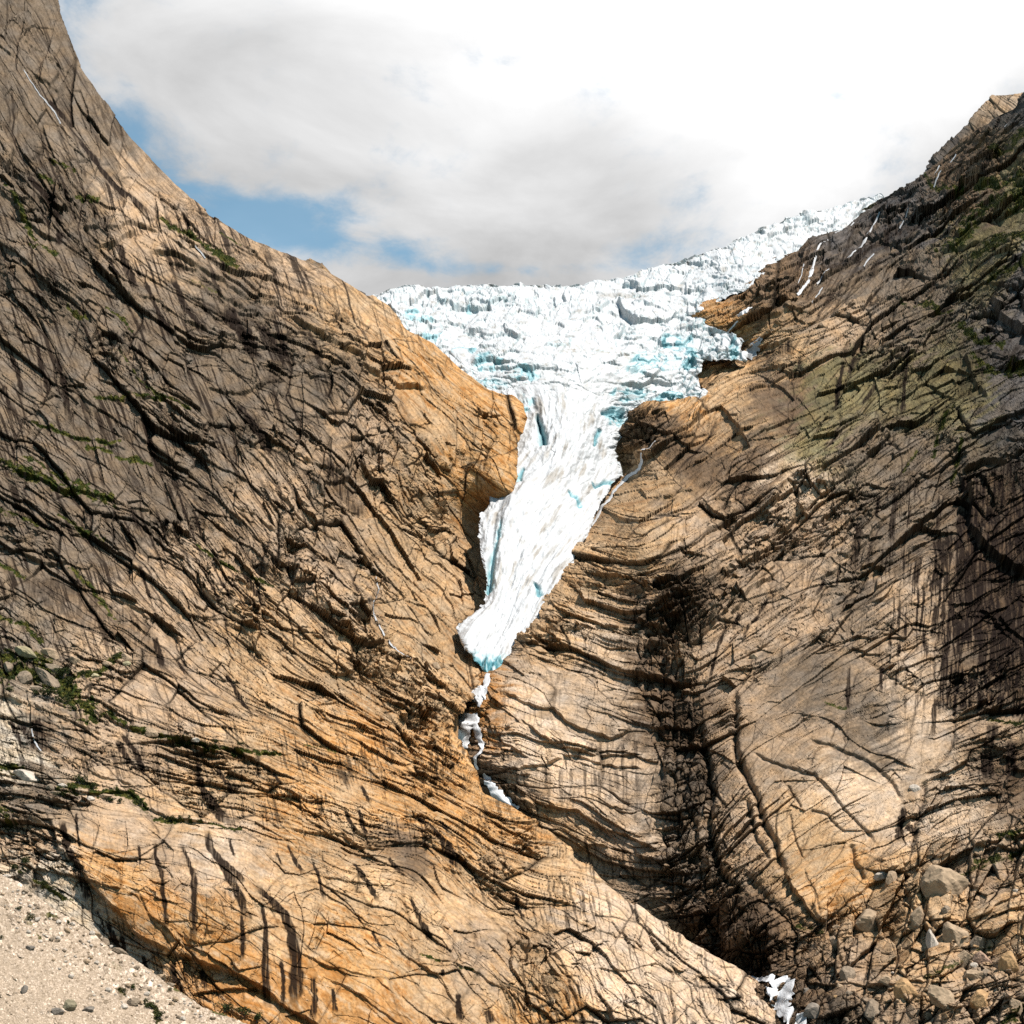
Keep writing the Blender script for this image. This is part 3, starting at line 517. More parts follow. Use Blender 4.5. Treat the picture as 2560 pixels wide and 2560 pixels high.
    base = colour_field(s, [(50, 100, GREY), (200, 300, GREY), (420, 520, TAN), (120, 520, GREY), (700, 650, TAN), (900, 800, WARM), (1100, 900, ORANGE), (1230, 1000, ORANGE), (1240, 1150, ORANGE), (1130, 1080, WARM), (1200, 1200, ORANGE), (600, 800, GREY), (800, 950, GREY), (300, 900, GREY), (80, 900, GREY), (500, 1100, GREY), (900, 1100, TAN), (700, 1300, TAN), (1050, 1250, WARM), (1130, 1400, WARM), (1000, 1500, WARM), (850, 1450, TAN), (300, 1300, GREY), (60, 1300, GREY), (450, 1500, TAN), (650, 1600, WARM), (850, 1700, WARM), (1050, 1700, WARM),
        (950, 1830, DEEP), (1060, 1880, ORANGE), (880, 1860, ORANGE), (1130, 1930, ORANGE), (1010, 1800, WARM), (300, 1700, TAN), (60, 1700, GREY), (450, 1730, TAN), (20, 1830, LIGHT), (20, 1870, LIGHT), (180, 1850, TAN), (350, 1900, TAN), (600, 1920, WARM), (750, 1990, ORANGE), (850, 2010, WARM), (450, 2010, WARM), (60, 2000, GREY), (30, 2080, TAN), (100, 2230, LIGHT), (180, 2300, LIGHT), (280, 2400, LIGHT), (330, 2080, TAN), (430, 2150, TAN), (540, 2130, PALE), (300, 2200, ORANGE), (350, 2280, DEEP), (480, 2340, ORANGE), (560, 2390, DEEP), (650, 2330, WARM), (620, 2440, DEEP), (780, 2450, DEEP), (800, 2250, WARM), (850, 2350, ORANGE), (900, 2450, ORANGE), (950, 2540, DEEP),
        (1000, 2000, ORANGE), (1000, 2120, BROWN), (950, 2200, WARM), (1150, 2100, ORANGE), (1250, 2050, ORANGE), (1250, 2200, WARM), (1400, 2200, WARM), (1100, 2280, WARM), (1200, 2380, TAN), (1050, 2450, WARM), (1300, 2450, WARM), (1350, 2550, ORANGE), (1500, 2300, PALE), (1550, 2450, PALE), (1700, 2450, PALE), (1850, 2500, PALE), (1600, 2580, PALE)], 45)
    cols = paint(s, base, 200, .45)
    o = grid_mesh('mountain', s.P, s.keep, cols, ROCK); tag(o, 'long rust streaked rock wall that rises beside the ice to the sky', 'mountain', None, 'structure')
    return o
build_left()
# ------------------------------------------------------------------ the rock wall on the right
R_edge = [(2680, 180, F_, .6), (2600, 200, F_, .6), (2562, 228, F_, .6), (2545, 250, F_, .6), (2538, 268, F_, .6), (2480, 300, F_, .6), (2400, 362, F_, .6), (2335, 415, F_, .6), (2307, 440, F_, .6), (2262, 470, F_, .6), (2196, 497, F_, .6), (2140, 533, F_, .6), (2075, 578, F_, .6), (2033, 605, F_, .6), (1995, 632, .1, .5), (1950, 655, .6, .3), (1903, 680, E_, .2),
    (1836, 717, E_, .2), (1790, 745, E_, .2), (1744, 763, E_, .2), (1738, 790, E_, .2), (1768, 815, E_, .2), (1800, 825, E_, .2), (1851, 840, E_, .2), (1870, 905, E_, .2), (1800, 896, E_, .2), (1755, 900, E_, .2), (1738, 945, E_, .2), (1768, 981, .2, .3), (1734, 995, F_, .5), (1700, 1003, F_, .5), (1660, 1002, F_, .5), (1610, 1005, F_, .5),
    (1592, 1016, F_, .6), (1566, 1040, F_, .7), (1546, 1075, .2, .7), (1540, 1112, E_, .6), (1541, 1160, E_, .4), (1558, 1187, E_, .3), (1525, 1215, E_, .3), (1500, 1255, E_, .3), (1478, 1312, E_, .3), (1440, 1355, F_, .6), (1420, 1388, F_, .6), (1403, 1422, F_, .6), (1386, 1455, F_, .6), (1369, 1478, F_, .6), (1344, 1505, F_, .6), (1342, 1540, F_, .6), (1318, 1568, F_, .6), (1290, 1608, F_, .6), (1272, 1642, F_, .6), (1252, 1664, F_, .4),
    (1228, 1690, .6, .2), (1150, 1700, E_, 0), (1080, 1720, E_, 0), (1060, 1850, E_, 0), (1080, 1980, E_, 0), (1200, 2120, E_, 0), (1400, 2260, E_, 0), (1600, 2400, E_, 0), (1750, 2500, E_, 0), (1800, 2680, E_, 0)]
R_ctrl = [(2700, 120, 1440), (2560, 190, 1490), (2400, 362, 1600), (2307, 437, 1650), (2196, 497, 1720), (2033, 605, 1560), (1903, 680, 1430), (1834, 717, 1400), (1744, 763, 1350), (1738, 790, 1330), (1800, 824, 1300), (1851, 840, 1290), (1870, 905, 1260), (1755, 900, 1250), (1738, 945, 1225), (1770, 983, 1185), (1700, 1000, 1150), (1610, 1003, 1125), (1560, 1046, 1110), (1540, 1120, 1115), (1558, 1187, 1090), (1500, 1255, 1040), (1478, 1312, 985), (1420, 1388, 885), (1350, 1500, 812), (1290, 1610, 752), (1240, 1680, 722),
    (1760, 680, 1640), (1680, 720, 1600), (1640, 800, 1480), (1400, 1180, 1130), (1330, 1300, 1080), (2060, 540, 1800), (1180, 1740, 715), (1205, 1860, 668), (1240, 1960, 640), (1300, 2060, 625), (1100, 1850, 720), (1450, 2200, 590), (1750, 2400, 520), (1800, 2640, 470),
    (1600, 1300, 880), (1500, 1500, 790), (1400, 1700, 705), (1450, 1900, 640), (1650, 2100, 575), (1800, 2300, 515), (1900, 2420, 478), (1955, 2560, 446), (1900, 1300, 850), (1900, 1050, 1010), (1850, 1600, 690), (1900, 1800, 605), (2000, 2000, 550), (2050, 2250, 500), (2200, 2450, 440), (2400, 2600, 400),
    (2200, 700, 1330), (2200, 900, 1090), (2200, 1200, 860), (2200, 1500, 690), (2200, 1800, 580), (2250, 2100, 510), (2560, 400, 1330), (2560, 600, 1130), (2560, 900, 930), (2560, 1200, 790), (2560, 1500, 670), (2560, 1800, 550), (2560, 2100, 480), (2560, 2350, 430), (2680, 2640, 385), (2700, 600, 1100), (2700, 1500, 640)]
MR = Mass(1040, 2680, 110, 2640, R_ctrl, R_edge, [(1800, 2900), (3200, 2900), (3200, 100), (2700, 100)])
def build_right():
    s = MR; X, Y = s.X, s.Y
    bl = []
    for line, val in (([(2700, 130), (2400, 362), (2196, 497), (1950, 655), (1744, 763)], 0), ([(2700, 420), (2450, 560), (2200, 720), (1980, 850), (1800, 930)], 220), ([(2700, 700), (2480, 820), (2300, 920), (2080, 1060), (1850, 1190), (1600, 1330)], 440), ([(2700, 1000), (2450, 1140), (2250, 1280), (2060, 1420), (1850, 1550), (1660, 1640)], 760),
                      ([(1300, 1690), (1420, 1720), (1530, 1750)], 900), ([(1210, 1860), (1373, 1900), (1555, 1930)], 1040), ([(1300, 2000), (1475, 2060), (1652, 2120)], 1150), ([(2700, 1500), (2450, 1640), (2200, 1760), (1950, 1890)], 1180), ([(2700, 2020), (2450, 2110), (2200, 2210), (2000, 2290)], 1580), ([(2700, 2400), (2400, 2490), (2200, 2550), (2000, 2620)], 1900)):
        bl += [(x, y, val) for x, y in line]
    b = tps([q[:2] for q in bl], [q[2] for q in bl])(X, Y); a = X*0.85 - Y*0.5
    rub = s.area([(1700, 2250), (1950, 2330), (2100, 2260), (2320, 2140), (2700, 2000), (2700, 2700), (1900, 2700)], 50)
    gul = s.area([(1590, 1690), (1650, 1500), (1700, 1440), (1760, 1560), (1740, 1750), (1790, 1950), (1830, 2200), (1960, 2360), (1900, 2450), (1700, 2330), (1640, 2180), (1660, 1900)], 24, 26)
    smoothr = s.area([(1840, 1740), (2000, 1610), (2120, 1620), (2370, 1770), (2390, 1870), (2270, 2010), (2160, 2240), (2040, 2300), (1960, 2170), (1860, 1900)], 26)
    slab = s.area([(1250, 1690), (1570, 1660), (1640, 1800), (1650, 2100), (1340, 2010), (1220, 1860)], 20)
    rough = 1.0 + .5*fbm(X/150, Y/150, 2, 331) + .5*gul - .45*rub - .75*smoothr - .45*slab
    s.rock_detail(a, b, np.clip(rough, .16, 1.7).astype(f32), 300)
    # the rubble and the gully are broken into blocks
    st, gap, r1, r2 = facets((X + 6*fbm(X/30, Y/30, 2, 8))/50 + .3*Y/50, (Y + 6*fbm(X/30, Y/30, 2, 9))/110, 351, 2.2); s.h += rub*(60*st - 10*smooth(.08, 0, gap)); s.joint = np.maximum(s.joint, .8*rub*smooth(.05, 0, gap)*(r2 > .4))
    st, gap, r1, r2 = facets(X/24, Y/33, 352, 1.2); s.h += (rub*.8*smooth(-.2, .2, fbm(X/70, Y/70, 2, 358)) + gul*.9)*(20*st - 8*smooth(.18, 0, gap))
    st, gap, r1, r2 = facets((X + .25*Y)/26, Y/85, 353, 1.4); s.h += gul*(22*st - 9*smooth(.2, 0, gap)) + rub*smooth(2200, 2450, Y)*smooth(2300, 2000, X)*14*st
    s.h -= 4*gul
    L = s.ledge
    for p, aa, bb, w1, w2 in (
        ([(1325, 2002), (1382, 2019), (1448, 2028), (1475, 2051), (1513, 2075), (1545, 2084), (1592, 2103), (1660, 2134)], 22, 16, 90, 30), ([(1410, 2119), (1513, 2114), (1569, 2130), (1650, 2156)], 13, 10, 40, 22), ([(1232, 1924), (1275, 1928), (1312, 1921), (1373, 1912), (1418, 1896)], 12, 8, 60, 18), ([(1400, 1886), (1452, 1898), (1489, 1912), (1555, 1918), (1610, 1924)], 11, 9, 50, 20),
        ([(1250, 1733), (1294, 1744), (1317, 1762), (1382, 1776), (1420, 1809), (1471, 1832), (1527, 1848), (1559, 1832), (1597, 1800)], 16, 9, 60, 20), ([(1300, 1795), (1336, 1832), (1382, 1860), (1420, 1879), (1489, 1893), (1555, 1888), (1620, 1888)], 12, 8, 40, 20), ([(1238, 1815), (1256, 1860), (1289, 1879), (1325, 1900)], 10, 8, 40, 20), ([(1187, 1770), (1219, 1795), (1240, 1850)], 8, 6, 30, 14), ([(1265, 1690), (1400, 1686), (1500, 1680), (1600, 1665)], 5, 3, 30, 10), ([(1350, 1545), (1420, 1530), (1500, 1545)], 8, 6, 30, 14), ([(1310, 1590), (1400, 1580), (1500, 1560), (1560, 1575)], 8, 6, 30, 14), ([(1290, 1640), (1380, 1650), (1480, 1620)], 7, 5, 30, 12), ([(1400, 1440), (1460, 1460), (1560, 1440)], 8, 6, 40, 16),
        ([(1715, 1632), (1767, 1577), (1846, 1522), (1879, 1480), (1955, 1430)], 16, 10, 60, 22), ([(1650, 1526), (1753, 1489), (1814, 1433), (1862, 1382)], 13, 8, 60, 20), ([(2035, 1468), (2093, 1428), (2135, 1386), (2172, 1349), (2225, 1283)], 16, 11, 60, 24), ([(2235, 1374), (2312, 1312), (2390, 1260)], 14, 10, 50, 22), ([(2160, 1450), (2240, 1390), (2330, 1340)], 10, 8, 40, 20), ([(1960, 1560), (2040, 1500), (2120, 1470)], 8, 8, 40, 18), ([(1640, 1250), (1720, 1220), (1790, 1190)], 8, 6, 40, 18), ([(1760, 1330), (1820, 1290), (1870, 1240)], 9, 6, 40, 18), ([(2080, 1395), (2120, 1392), (2140, 1370)], 10, 8, 30, 14),
        ([(2396, 1170), (2425, 1254), (2424, 1319), (2452, 1366), (2499, 1405), (2600, 1440)], 34, 26, 60, 44), ([(2395, 1178), (2461, 1144), (2513, 1163), (2600, 1110)], 30, 24, 60, 34),
        ([(1893, 1641), (1880, 1680), (1850, 1710)], 6, 6, 40, 14), ([(2470, 760), (2500, 800), (2600, 835)], 26, 24, 60, 34), ([(2190, 760), (2225, 757), (2262, 752)], 9, 8, 40, 16),
        ([(1950, 690), (2000, 660), (2100, 620), (2160, 590)], 13, 10, 50, 20), ([(2040, 655), (2130, 610), (2220, 580)], 13, 10, 50, 20), ([(2120, 600), (2190, 560), (2260, 540)], 15, 12, 40, 22), ([(2230, 610), (2290, 590), (2340, 575)], 13, 10, 40, 20), ([(2270, 555), (2320, 540), (2370, 530)], 12, 10, 40, 20), ([(2420, 455), (2450, 440), (2480, 420)], 12, 10, 40, 20), ([(2050, 740), (2150, 690), (2260, 650)], 9, 7, 50, 20), ([(1990, 735), (2040, 710), (2080, 700)], 8, 6, 30, 14), ([(1840, 770), (1920, 740), (2000, 720)], 8, 6, 40, 16), ([(1890, 810), (1960, 780), (2050, 770)], 9, 7, 40, 16), ([(2300, 700), (2360, 640), (2460, 600)], 10, 8, 50, 20), ([(2120, 870), (2230, 800), (2330, 740)], 8, 7, 50, 20),
        ([(1870, 880), (1920, 866), (1975, 850)], 14, 14, 50, 18), ([(1735, 960), (1800, 958), (1900, 925)], 9, 7, 40, 14), ([(2400, 880), (2440, 960), (2470, 1010)], 14, 14, 40, 30), ([(2060, 1225), (2040, 1260), (2000, 1300)], 8, 8, 40, 20),
        ([(1960, 2175), (1986, 2240), (2047, 2302), (2070, 2310)], 30, 34, 90, 40), ([(2050, 2310), (2120, 2255), (2190, 2200), (2290, 2150)], 14, 8, 50, 14), ([(2296, 2146), (2359, 2151), (2452, 2119), (2600, 2070)], 13, 9, 40, 16), ([(2000, 2452), (2100, 2461), (2240, 2463), (2330, 2450)], 18, 13, 40, 20), ([(2380, 2330), (2450, 2290), (2560, 2230)], 16, 12, 40, 20), ([(2420, 2500), (2480, 2470), (2600, 2460)], 14, 10, 40, 20)):
        L(p, aa, bb, w1, w2)
    K = s.crack
    for p, aa, w in (([(1837, 1718), (1842, 1781), (1837, 1846), (1846, 1902), (1860, 1940), (1884, 1986), (1902, 2033), (1921, 2079), (1940, 2126), (1958, 2175), (1970, 2200)], 34, 11), ([(1749, 1809), (1762, 1884), (1772, 1940), (1781, 1995), (1772, 2056), (1781, 2126), (1800, 2172), (1823, 2210), (1870, 2250)], 34, 12), ([(1860, 2000), (1884, 2061), (1893, 2107), (1930, 2158)], 18, 7), ([(1706, 1985), (1735, 2056), (1744, 2116)], 18, 8),
                     ([(1690, 1620), (1680, 1740), (1690, 1860), (1680, 1980), (1690, 2100), (1670, 2180)], 11, 8), ([(1850, 2180), (1900, 2230), (1960, 2290), (2050, 2330)], 26, 16), ([(1640, 1760), (1660, 1850), (1650, 1960)], 14, 8),
                     ([(2014, 1851), (2075, 1865), (2126, 1893), (2186, 1921), (2219, 1949), (2247, 1986), (2256, 2020)], 13, 6), ([(2078, 1862), (2085, 1828), (2107, 1800), (2172, 1767), (2266, 1753)], 7, 4), ([(1874, 1884), (1930, 1912), (1986, 1935), (2033, 1944), (2079, 1986), (2107, 2028), (2154, 2070), (2196, 2120)], 11, 5), ([(2023, 2033), (2070, 2051), (2116, 2089)], 9, 5), ([(1967, 1967), (1995, 2014), (2005, 2033)], 9, 5), ([(2312, 1949), (2298, 2033), (2289, 2079), (2280, 2140)], 20, 9), ([(2377, 1772), (2387, 1814), (2382, 1870), (2350, 1912), (2312, 1944)], 10, 5), ([(2126, 2112), (2135, 2158), (2163, 2200)], 16, 8), ([(2022, 1930), (2035, 1890), (2060, 1870)], 6, 4), ([(2000, 2158), (2040, 2120), (2120, 2110)], 4, 3), ([(2005, 2180), (2040, 2240), (2050, 2290)], 7, 4), ([(1975, 2040), (1990, 2100), (2010, 2150)], 7, 4),
                     ([(1541, 2144), (1583, 2191), (1615, 2219)], 12, 5), ([(2150, 1630), (2210, 1686), (2270, 1722), (2320, 1742)], 9, 5), ([(2090, 940), (2094, 1000), (2100, 1080)], 7, 5), ([(2200, 960), (2160, 1010), (2120, 1060), (2090, 1100)], 6, 4), ([(2260, 880), (2250, 960), (2240, 1060), (2230, 1120)], 5, 5), ([(2410, 930), (2370, 1000), (2340, 1090)], 8, 5), ([(1807, 1240), (1815, 1280), (1820, 1310)], 18, 12), ([(2350, 1500), (2340, 1600), (2330, 1700)], 8, 6), ([(2140, 1200), (2150, 1260), (2170, 1310)], 7, 5), ([(1980, 1180), (1990, 1240), (2000, 1350)], 8, 7), ([(2380, 2300), (2420, 2400), (2430, 2460)], 20, 9), ([(2540, 2370), (2530, 2440), (2545, 2560)], 24, 14), ([(2300, 2200), (2310, 2290), (2350, 2340)], 20, 8), ([(2260, 2230), (2280, 2280), (2300, 2300)], 16, 7), ([(2290, 2500), (2310, 2560)], 20, 10), ([(2240, 2490), (2230, 2560)], 14, 7), ([(2180, 2480), (2200, 2560)], 14, 7), ([(2130, 2480), (2150, 2560)], 14, 7), ([(2060, 2480), (2090, 2560)], 18, 8), ([(2020, 2260), (2070, 2340), (2110, 2420)], 18, 9)):
        K(p, aa, w)
    s.bulge(2000, 1960, 190, 250, 30, -20); s.bulge(2230, 1850, 120, 80, 12, 10); s.bulge(2150, 930, 150, 160, 20, 20); s.bulge(2370, 2010, 70, 90, 16, 0); s.bulge(1420, 1740, 120, 40, 8, 10)
    S = s.streak
    rs = np.random.RandomState(5)
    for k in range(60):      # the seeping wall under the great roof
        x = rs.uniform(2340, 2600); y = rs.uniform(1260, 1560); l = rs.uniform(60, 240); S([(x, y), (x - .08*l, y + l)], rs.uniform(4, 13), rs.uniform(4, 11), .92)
    for k in range(46):      # seepage below the ledges of the stepped slabs
        x0, y0, x1, y1 = ((1336, 2024, 1640, 2140), (1430, 2120, 1640, 2160), (1420, 1912, 1620, 1930), (1470, 1845, 1600, 1840), (1240, 1930, 1420, 1912), (1340, 1900, 1600, 1920))[k % 6]
        u = rs.rand(); x = x0 + (x1 - x0)*u; y = y0 + (y1 - y0)*u + 8; l = rs.uniform(25, 110); S([(x, y), (x + .04*l, y + l)], rs.uniform(2, 7), rs.uniform(2, 6), rs.uniform(.3, .7))
    for p, w0, w1 in (([(2205, 1660), (2203, 1700), (2200, 1740)], 6, 6), ([(2240, 1680), (2238, 1720)], 4, 5), ([(2125, 1660), (2120, 1720), (2118, 1790)], 6, 8), ([(2340, 1740), (2335, 1790), (2330, 1860)], 6, 8), ([(2260, 2020), (2250, 2060), (2245, 2120)], 9, 16), ([(2265, 2060), (2300, 2090)], 14, 14), ([(2480, 1810), (2470, 1880), (2470, 1960)], 16, 24), ([(2530, 1850), (2530, 1960)], 14, 18),
                      ([(1820, 1550), (1790, 1640), (1770, 1720)], 5, 6), ([(1850, 1530), (1830, 1580)], 8, 6), ([(1930, 1480), (1880, 1560), (1850, 1620)], 5, 5), ([(2270, 880), (2262, 960), (2252, 1060)], 6, 8), ([(2110, 900), (2095, 970), (2090, 1040)], 7, 6), ([(2190, 960), (2150, 1020)], 7, 6), ([(2140, 880), (2120, 940)], 8, 6), ([(2240, 1240), (2230, 1300), (2225, 1380)], 9, 9), ([(2195, 1240), (2190, 1310)], 6, 7), ([(2150, 1300), (2135, 1400), (2125, 1430)], 14, 12), ([(2060, 1450), (2040, 1500)], 6, 5), ([(2100, 1420), (2090, 1470)], 6, 5), ([(2300, 1380), (2290, 1440), (2280, 1480)], 12, 9), ([(2250, 1600), (2245, 1650)], 6, 6), ([(2230, 1560), (2225, 1620)], 5, 5)):
        S(p, w0, w1, .9)
    for poly, k in (([(2410, 1180), (2520, 1160), (2640, 1120), (2640, 1800), (2340, 1780), (2360, 1560), (2380, 1420)], .95), ([(1880, 880), (1975, 850), (1990, 870), (1960, 900), (1880, 905)], .8), ([(2110, 640), (2230, 560), (2300, 560), (2260, 590), (2150, 640), (2080, 670)], .8), ([(2010, 690), (2120, 630), (2160, 640), (2060, 690)], .7), ([(2380, 890), (2460, 880), (2450, 1050), (2400, 980)], .6), ([(1595, 1015), (1660, 1030), (1640, 1090), (1600, 1130), (1560, 1180), (1545, 1120), (1560, 1050)], .62), ([(1660, 1420), (1760, 1450), (1750, 1530), (1660, 1550)], .5), ([(1700, 2270), (1900, 2240), (1950, 2330), (1900, 2440), (1750, 2360)], .6), ([(1650, 1640), (1750, 1800), (1780, 2000), (1740, 2060), (1660, 1900)], .5)):  # wet rock patches; shade of the overhang and gully is painted in too
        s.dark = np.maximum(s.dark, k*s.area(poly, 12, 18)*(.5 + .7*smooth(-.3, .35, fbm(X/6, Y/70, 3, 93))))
    s.dark = np.maximum(s.dark, 0.4*gul*smooth(-.1, .3, fbm(X/22, Y/40, 3, 94)))  # shade inside the gully, painted as dark colour
    for p, w, k in (([(2260, 760), (2320, 765), (2380, 780)], 8, 1), ([(2390, 815), (2440, 850), (2510, 860)], 14, 1), ([(2340, 470), (2370, 480), (2400, 470)], 14, .8), ([(2450, 470), (2510, 460), (2600, 440)], 22, .85), ([(2420, 560), (2480, 520), (2560, 500)], 22, .8), ([(2440, 640), (2500, 610), (2600, 580)], 20, .8), ([(2480, 690), (2540, 660), (2600, 640)], 16, .8), ([(2340, 650), (2400, 610), (2450, 560)], 12, .7), ([(2300, 420), (2330, 470)], 8, .7), ([(2480, 400), (2560, 350), (2640, 320)], 16, .7), ([(2470, 1800), (2520, 1812), (2600, 1800)], 7, 1), ([(2500, 2095), (2560, 2075), (2620, 2060)], 9, 1), ([(2430, 900), (2500, 930), (2580, 920)], 18, .8), ([(2390, 1000), (2350, 1080), (2330, 1150)], 7, .8), ([(2400, 1120), (2380, 1200)], 7, .8), ([(2290, 1130), (2260, 1180)], 6, .6), ([(2320, 2440), (2400, 2410), (2480, 2360)], 10, .6), ([(2440, 2160), (2520, 2130), (2600, 2100)], 10, .7), ([(2000, 2310), (2050, 2330)], 9, .7), ([(2360, 2210), (2440, 2170), (2540, 2130)], 8, .6), ([(2100, 2600), (2300, 2580)], 6, .4), ([(2500, 2560), (2560, 2520)], 14, .7), ([(2040, 560), (2120, 530), (2180, 500)], 8, .5), ([(2060, 1760), (2110, 1770)], 4, .6)):
        s.green(p, w, k)
    s.finish((-.15, -.97, .15))
    s.fall_streaks(-.06, np.clip(.7*smooth(1000, 1300, Y)*smooth(2100, 2300, X)*smooth(1900, 1750, Y) + .45*smooth(1150, 1350, Y)*smooth(1700, 1600, Y) + .5*slab + .35*smooth(2250, 2400, Y), 0, 1).astype(f32), 740, (6, 3), (150, 70), .14, .34)
    s.fall_streaks(-.55, np.clip(.8*smooth(1050, 850, Y)*smooth(1850, 2000, X), 0, 1).astype(f32), 760, (8, 4), (120, 70), .12, .34, .85)
    s.water_marks(4600, (.3 + .7*smooth(700, 1000, Y))*(1 - .7*smoothr)*(1 - .5*slab), 6, (20, 90), .5)
    base = colour_field(s, [(2600, 250, SLATE), (2400, 400, BROWN), (2250, 520, SLATE), (2100, 600, SLATE), (2000, 680, BROWN), (1850, 740, BROWN), (1780, 790, DEEP), (1830, 800, ORANGE), (1900, 770, BROWN), (1950, 850, WARM), (1800, 930, WARM), (1700, 1020, ORANGE), (1650, 1090, BROWN), (1800, 1040, WARM), (1950, 1000, BROWN), (2060, 980, OLIVE), (2150, 950, OLIVE), (2250, 850, GREY), (2100, 830, TAN), (2300, 700, GREY), (2150, 730, GREY), (2450, 650, OLIVE), (2550, 500, OLIVE), (2450, 500, BROWN), (2300, 980, OLIVE), (2400, 960, OLIVE), (2540, 1000, SLATE), (2580, 700, SLATE), (2500, 870, SLATE), (2040, 1130, OLIVE), (2150, 1150, GREY), (2300, 1150, GREY),  # dim light of the upper slope is put into its dark tones
        (1990, 1230, PALE), (1880, 1180, BROWN), (1720, 1160, BROWN), (1650, 1200, WARM), (1580, 1260, WARM), (1560, 1400, WARM), (1750, 1350, TAN), (1900, 1350, TAN), (2050, 1300, TAN), (2200, 1350, GREY), (1700, 1480, BROWN), (1480, 1450, WARM), (1500, 1600, PALE), (1620, 1600, BROWN), (1400, 1600, WARM), (1800, 1620, TAN), (2000, 1500, TAN), (2150, 1500, GREY), (2250, 1500, TAN), (2250, 1600, TAN), (2500, 1500, BROWN), (2560, 1350, BROWN), (2540, 1700, BROWN), (2400, 1680, TAN), (2300, 1680, PALE),
        (1350, 1720, PALE), (1500, 1760, PALE), (1400, 1850, PALE), (1300, 1870, PALE), (1500, 1970, PALE), (1600, 2000, PALE), (1420, 2080, WARM), (1550, 2180, TAN), (1680, 1800, BROWN), (1690, 2000, GREY), (1720, 2150, GREY), (1760, 2300, BROWN), (1900, 2350, BROWN), (1180, 1760, DEEP), (1160, 1720, DEEP), (1220, 1980, BROWN),
        (1900, 1800, TAN), (2000, 1720, GREY), (2000, 1850, TAN), (2200, 1820, GREY), (2300, 1830, PALE), (2100, 1980, PALE), (2200, 2000, PALE), (2000, 2100, WARM), (2100, 2200, ORANGE), (2050, 2150, WARM), (1850, 2100, TAN), (2380, 2000, PALE), (2450, 1800, TAN), (2520, 1950, BROWN), (2450, 2200, TAN), (2300, 2250, WARM), (2200, 2300, WARM), (2150, 2400, TAN), (2300, 2450, WARM), (2400, 2300, WARM), (2450, 2450, TAN), (2540, 2300, WARM), (2250, 2530, TAN), (2100, 2550, GREY), (2000, 2520, BROWN), (2400, 2560, TAN)], 45)
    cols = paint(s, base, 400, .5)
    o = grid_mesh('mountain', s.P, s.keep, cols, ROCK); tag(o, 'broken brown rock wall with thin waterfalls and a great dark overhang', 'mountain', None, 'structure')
build_right()
# ------------------------------------------------------------------ the glacier
G_poly = [(937, 742), (964, 735), (996, 728), (1085, 728), (1142, 720), (1199, 717), (1256, 718), (1369, 716), (1455, 716), (1500, 708), (1540, 702), (1586, 685), (1608, 677), (1660, 661), (1700, 655), (1730, 647), (1780, 628), (1818, 617), (1856, 596), (1934, 576), (1937, 563), (1985, 548), (2005, 545), (2010, 538), (2060, 528), (2126, 510), (2160, 503), (2200, 494),
    (2230, 520), (2160, 560), (2050, 625), (1960, 685), (1880, 720), (1830, 733), (1765, 768), (1741, 792), (1768, 819), (1802, 828), (1853, 843), (1866, 905), (1819, 898), (1757, 902), (1745, 936), (1734, 947), (1768, 981), (1750, 1015), (1690, 1035), (1625, 1040), (1606, 1050), (1588, 1066), (1552, 1085), (1540, 1112), (1540, 1158), (1557, 1186), (1529, 1209), (1520, 1232), (1500, 1255), (1480, 1295), (1478, 1318), (1436, 1400), (1395, 1470), (1350, 1540), (1304, 1600), (1266, 1650), (1246, 1684), (1230, 1692), (1216, 1688), (1192, 1650), (1150, 1590),
    (1142, 1570), (1150, 1560), (1184, 1540), (1212, 1508), (1216, 1450), (1206, 1398), (1196, 1340), (1202, 1290), (1222, 1268), (1240, 1200), (1262, 1130), (1270, 1070), (1268, 1040), (1230, 1020), (1170, 985), (1100, 930), (1030, 880), (980, 830), (930, 780)]
G_ctrl = [(1230, 1690, 735), (1200, 1620, 765), (1330, 1550, 805), (1250, 1520, 815), (1200, 1400, 870), (1300, 1400, 868), (1440, 1400, 885), (1220, 1250, 960), (1330, 1250, 950), (1470, 1280, 980), (1300, 1130, 1035), (1400, 1100, 1035), (1530, 1150, 1080), (1310, 1010, 1095), (1420, 1000, 1095), (1560, 1020, 1140), (1320, 930, 1130), (1500, 900, 1165), (1700, 960, 1185), (1230, 930, 1140), (1100, 840, 1220), (1000, 770, 1285), (1850, 870, 1245), (940, 742, 1315), (1100, 728, 1370), (1250, 720, 1400), (1500, 712, 1440), (1400, 820, 1250), (1250, 830, 1235), (1600, 820, 1265), (1660, 665, 1500), (1760, 770, 1340), (1850, 700, 1400), (1935, 580, 1630), (2005, 620, 1555), (2200, 495, 1800), (2200, 560, 1700), (1750, 640, 1540)]
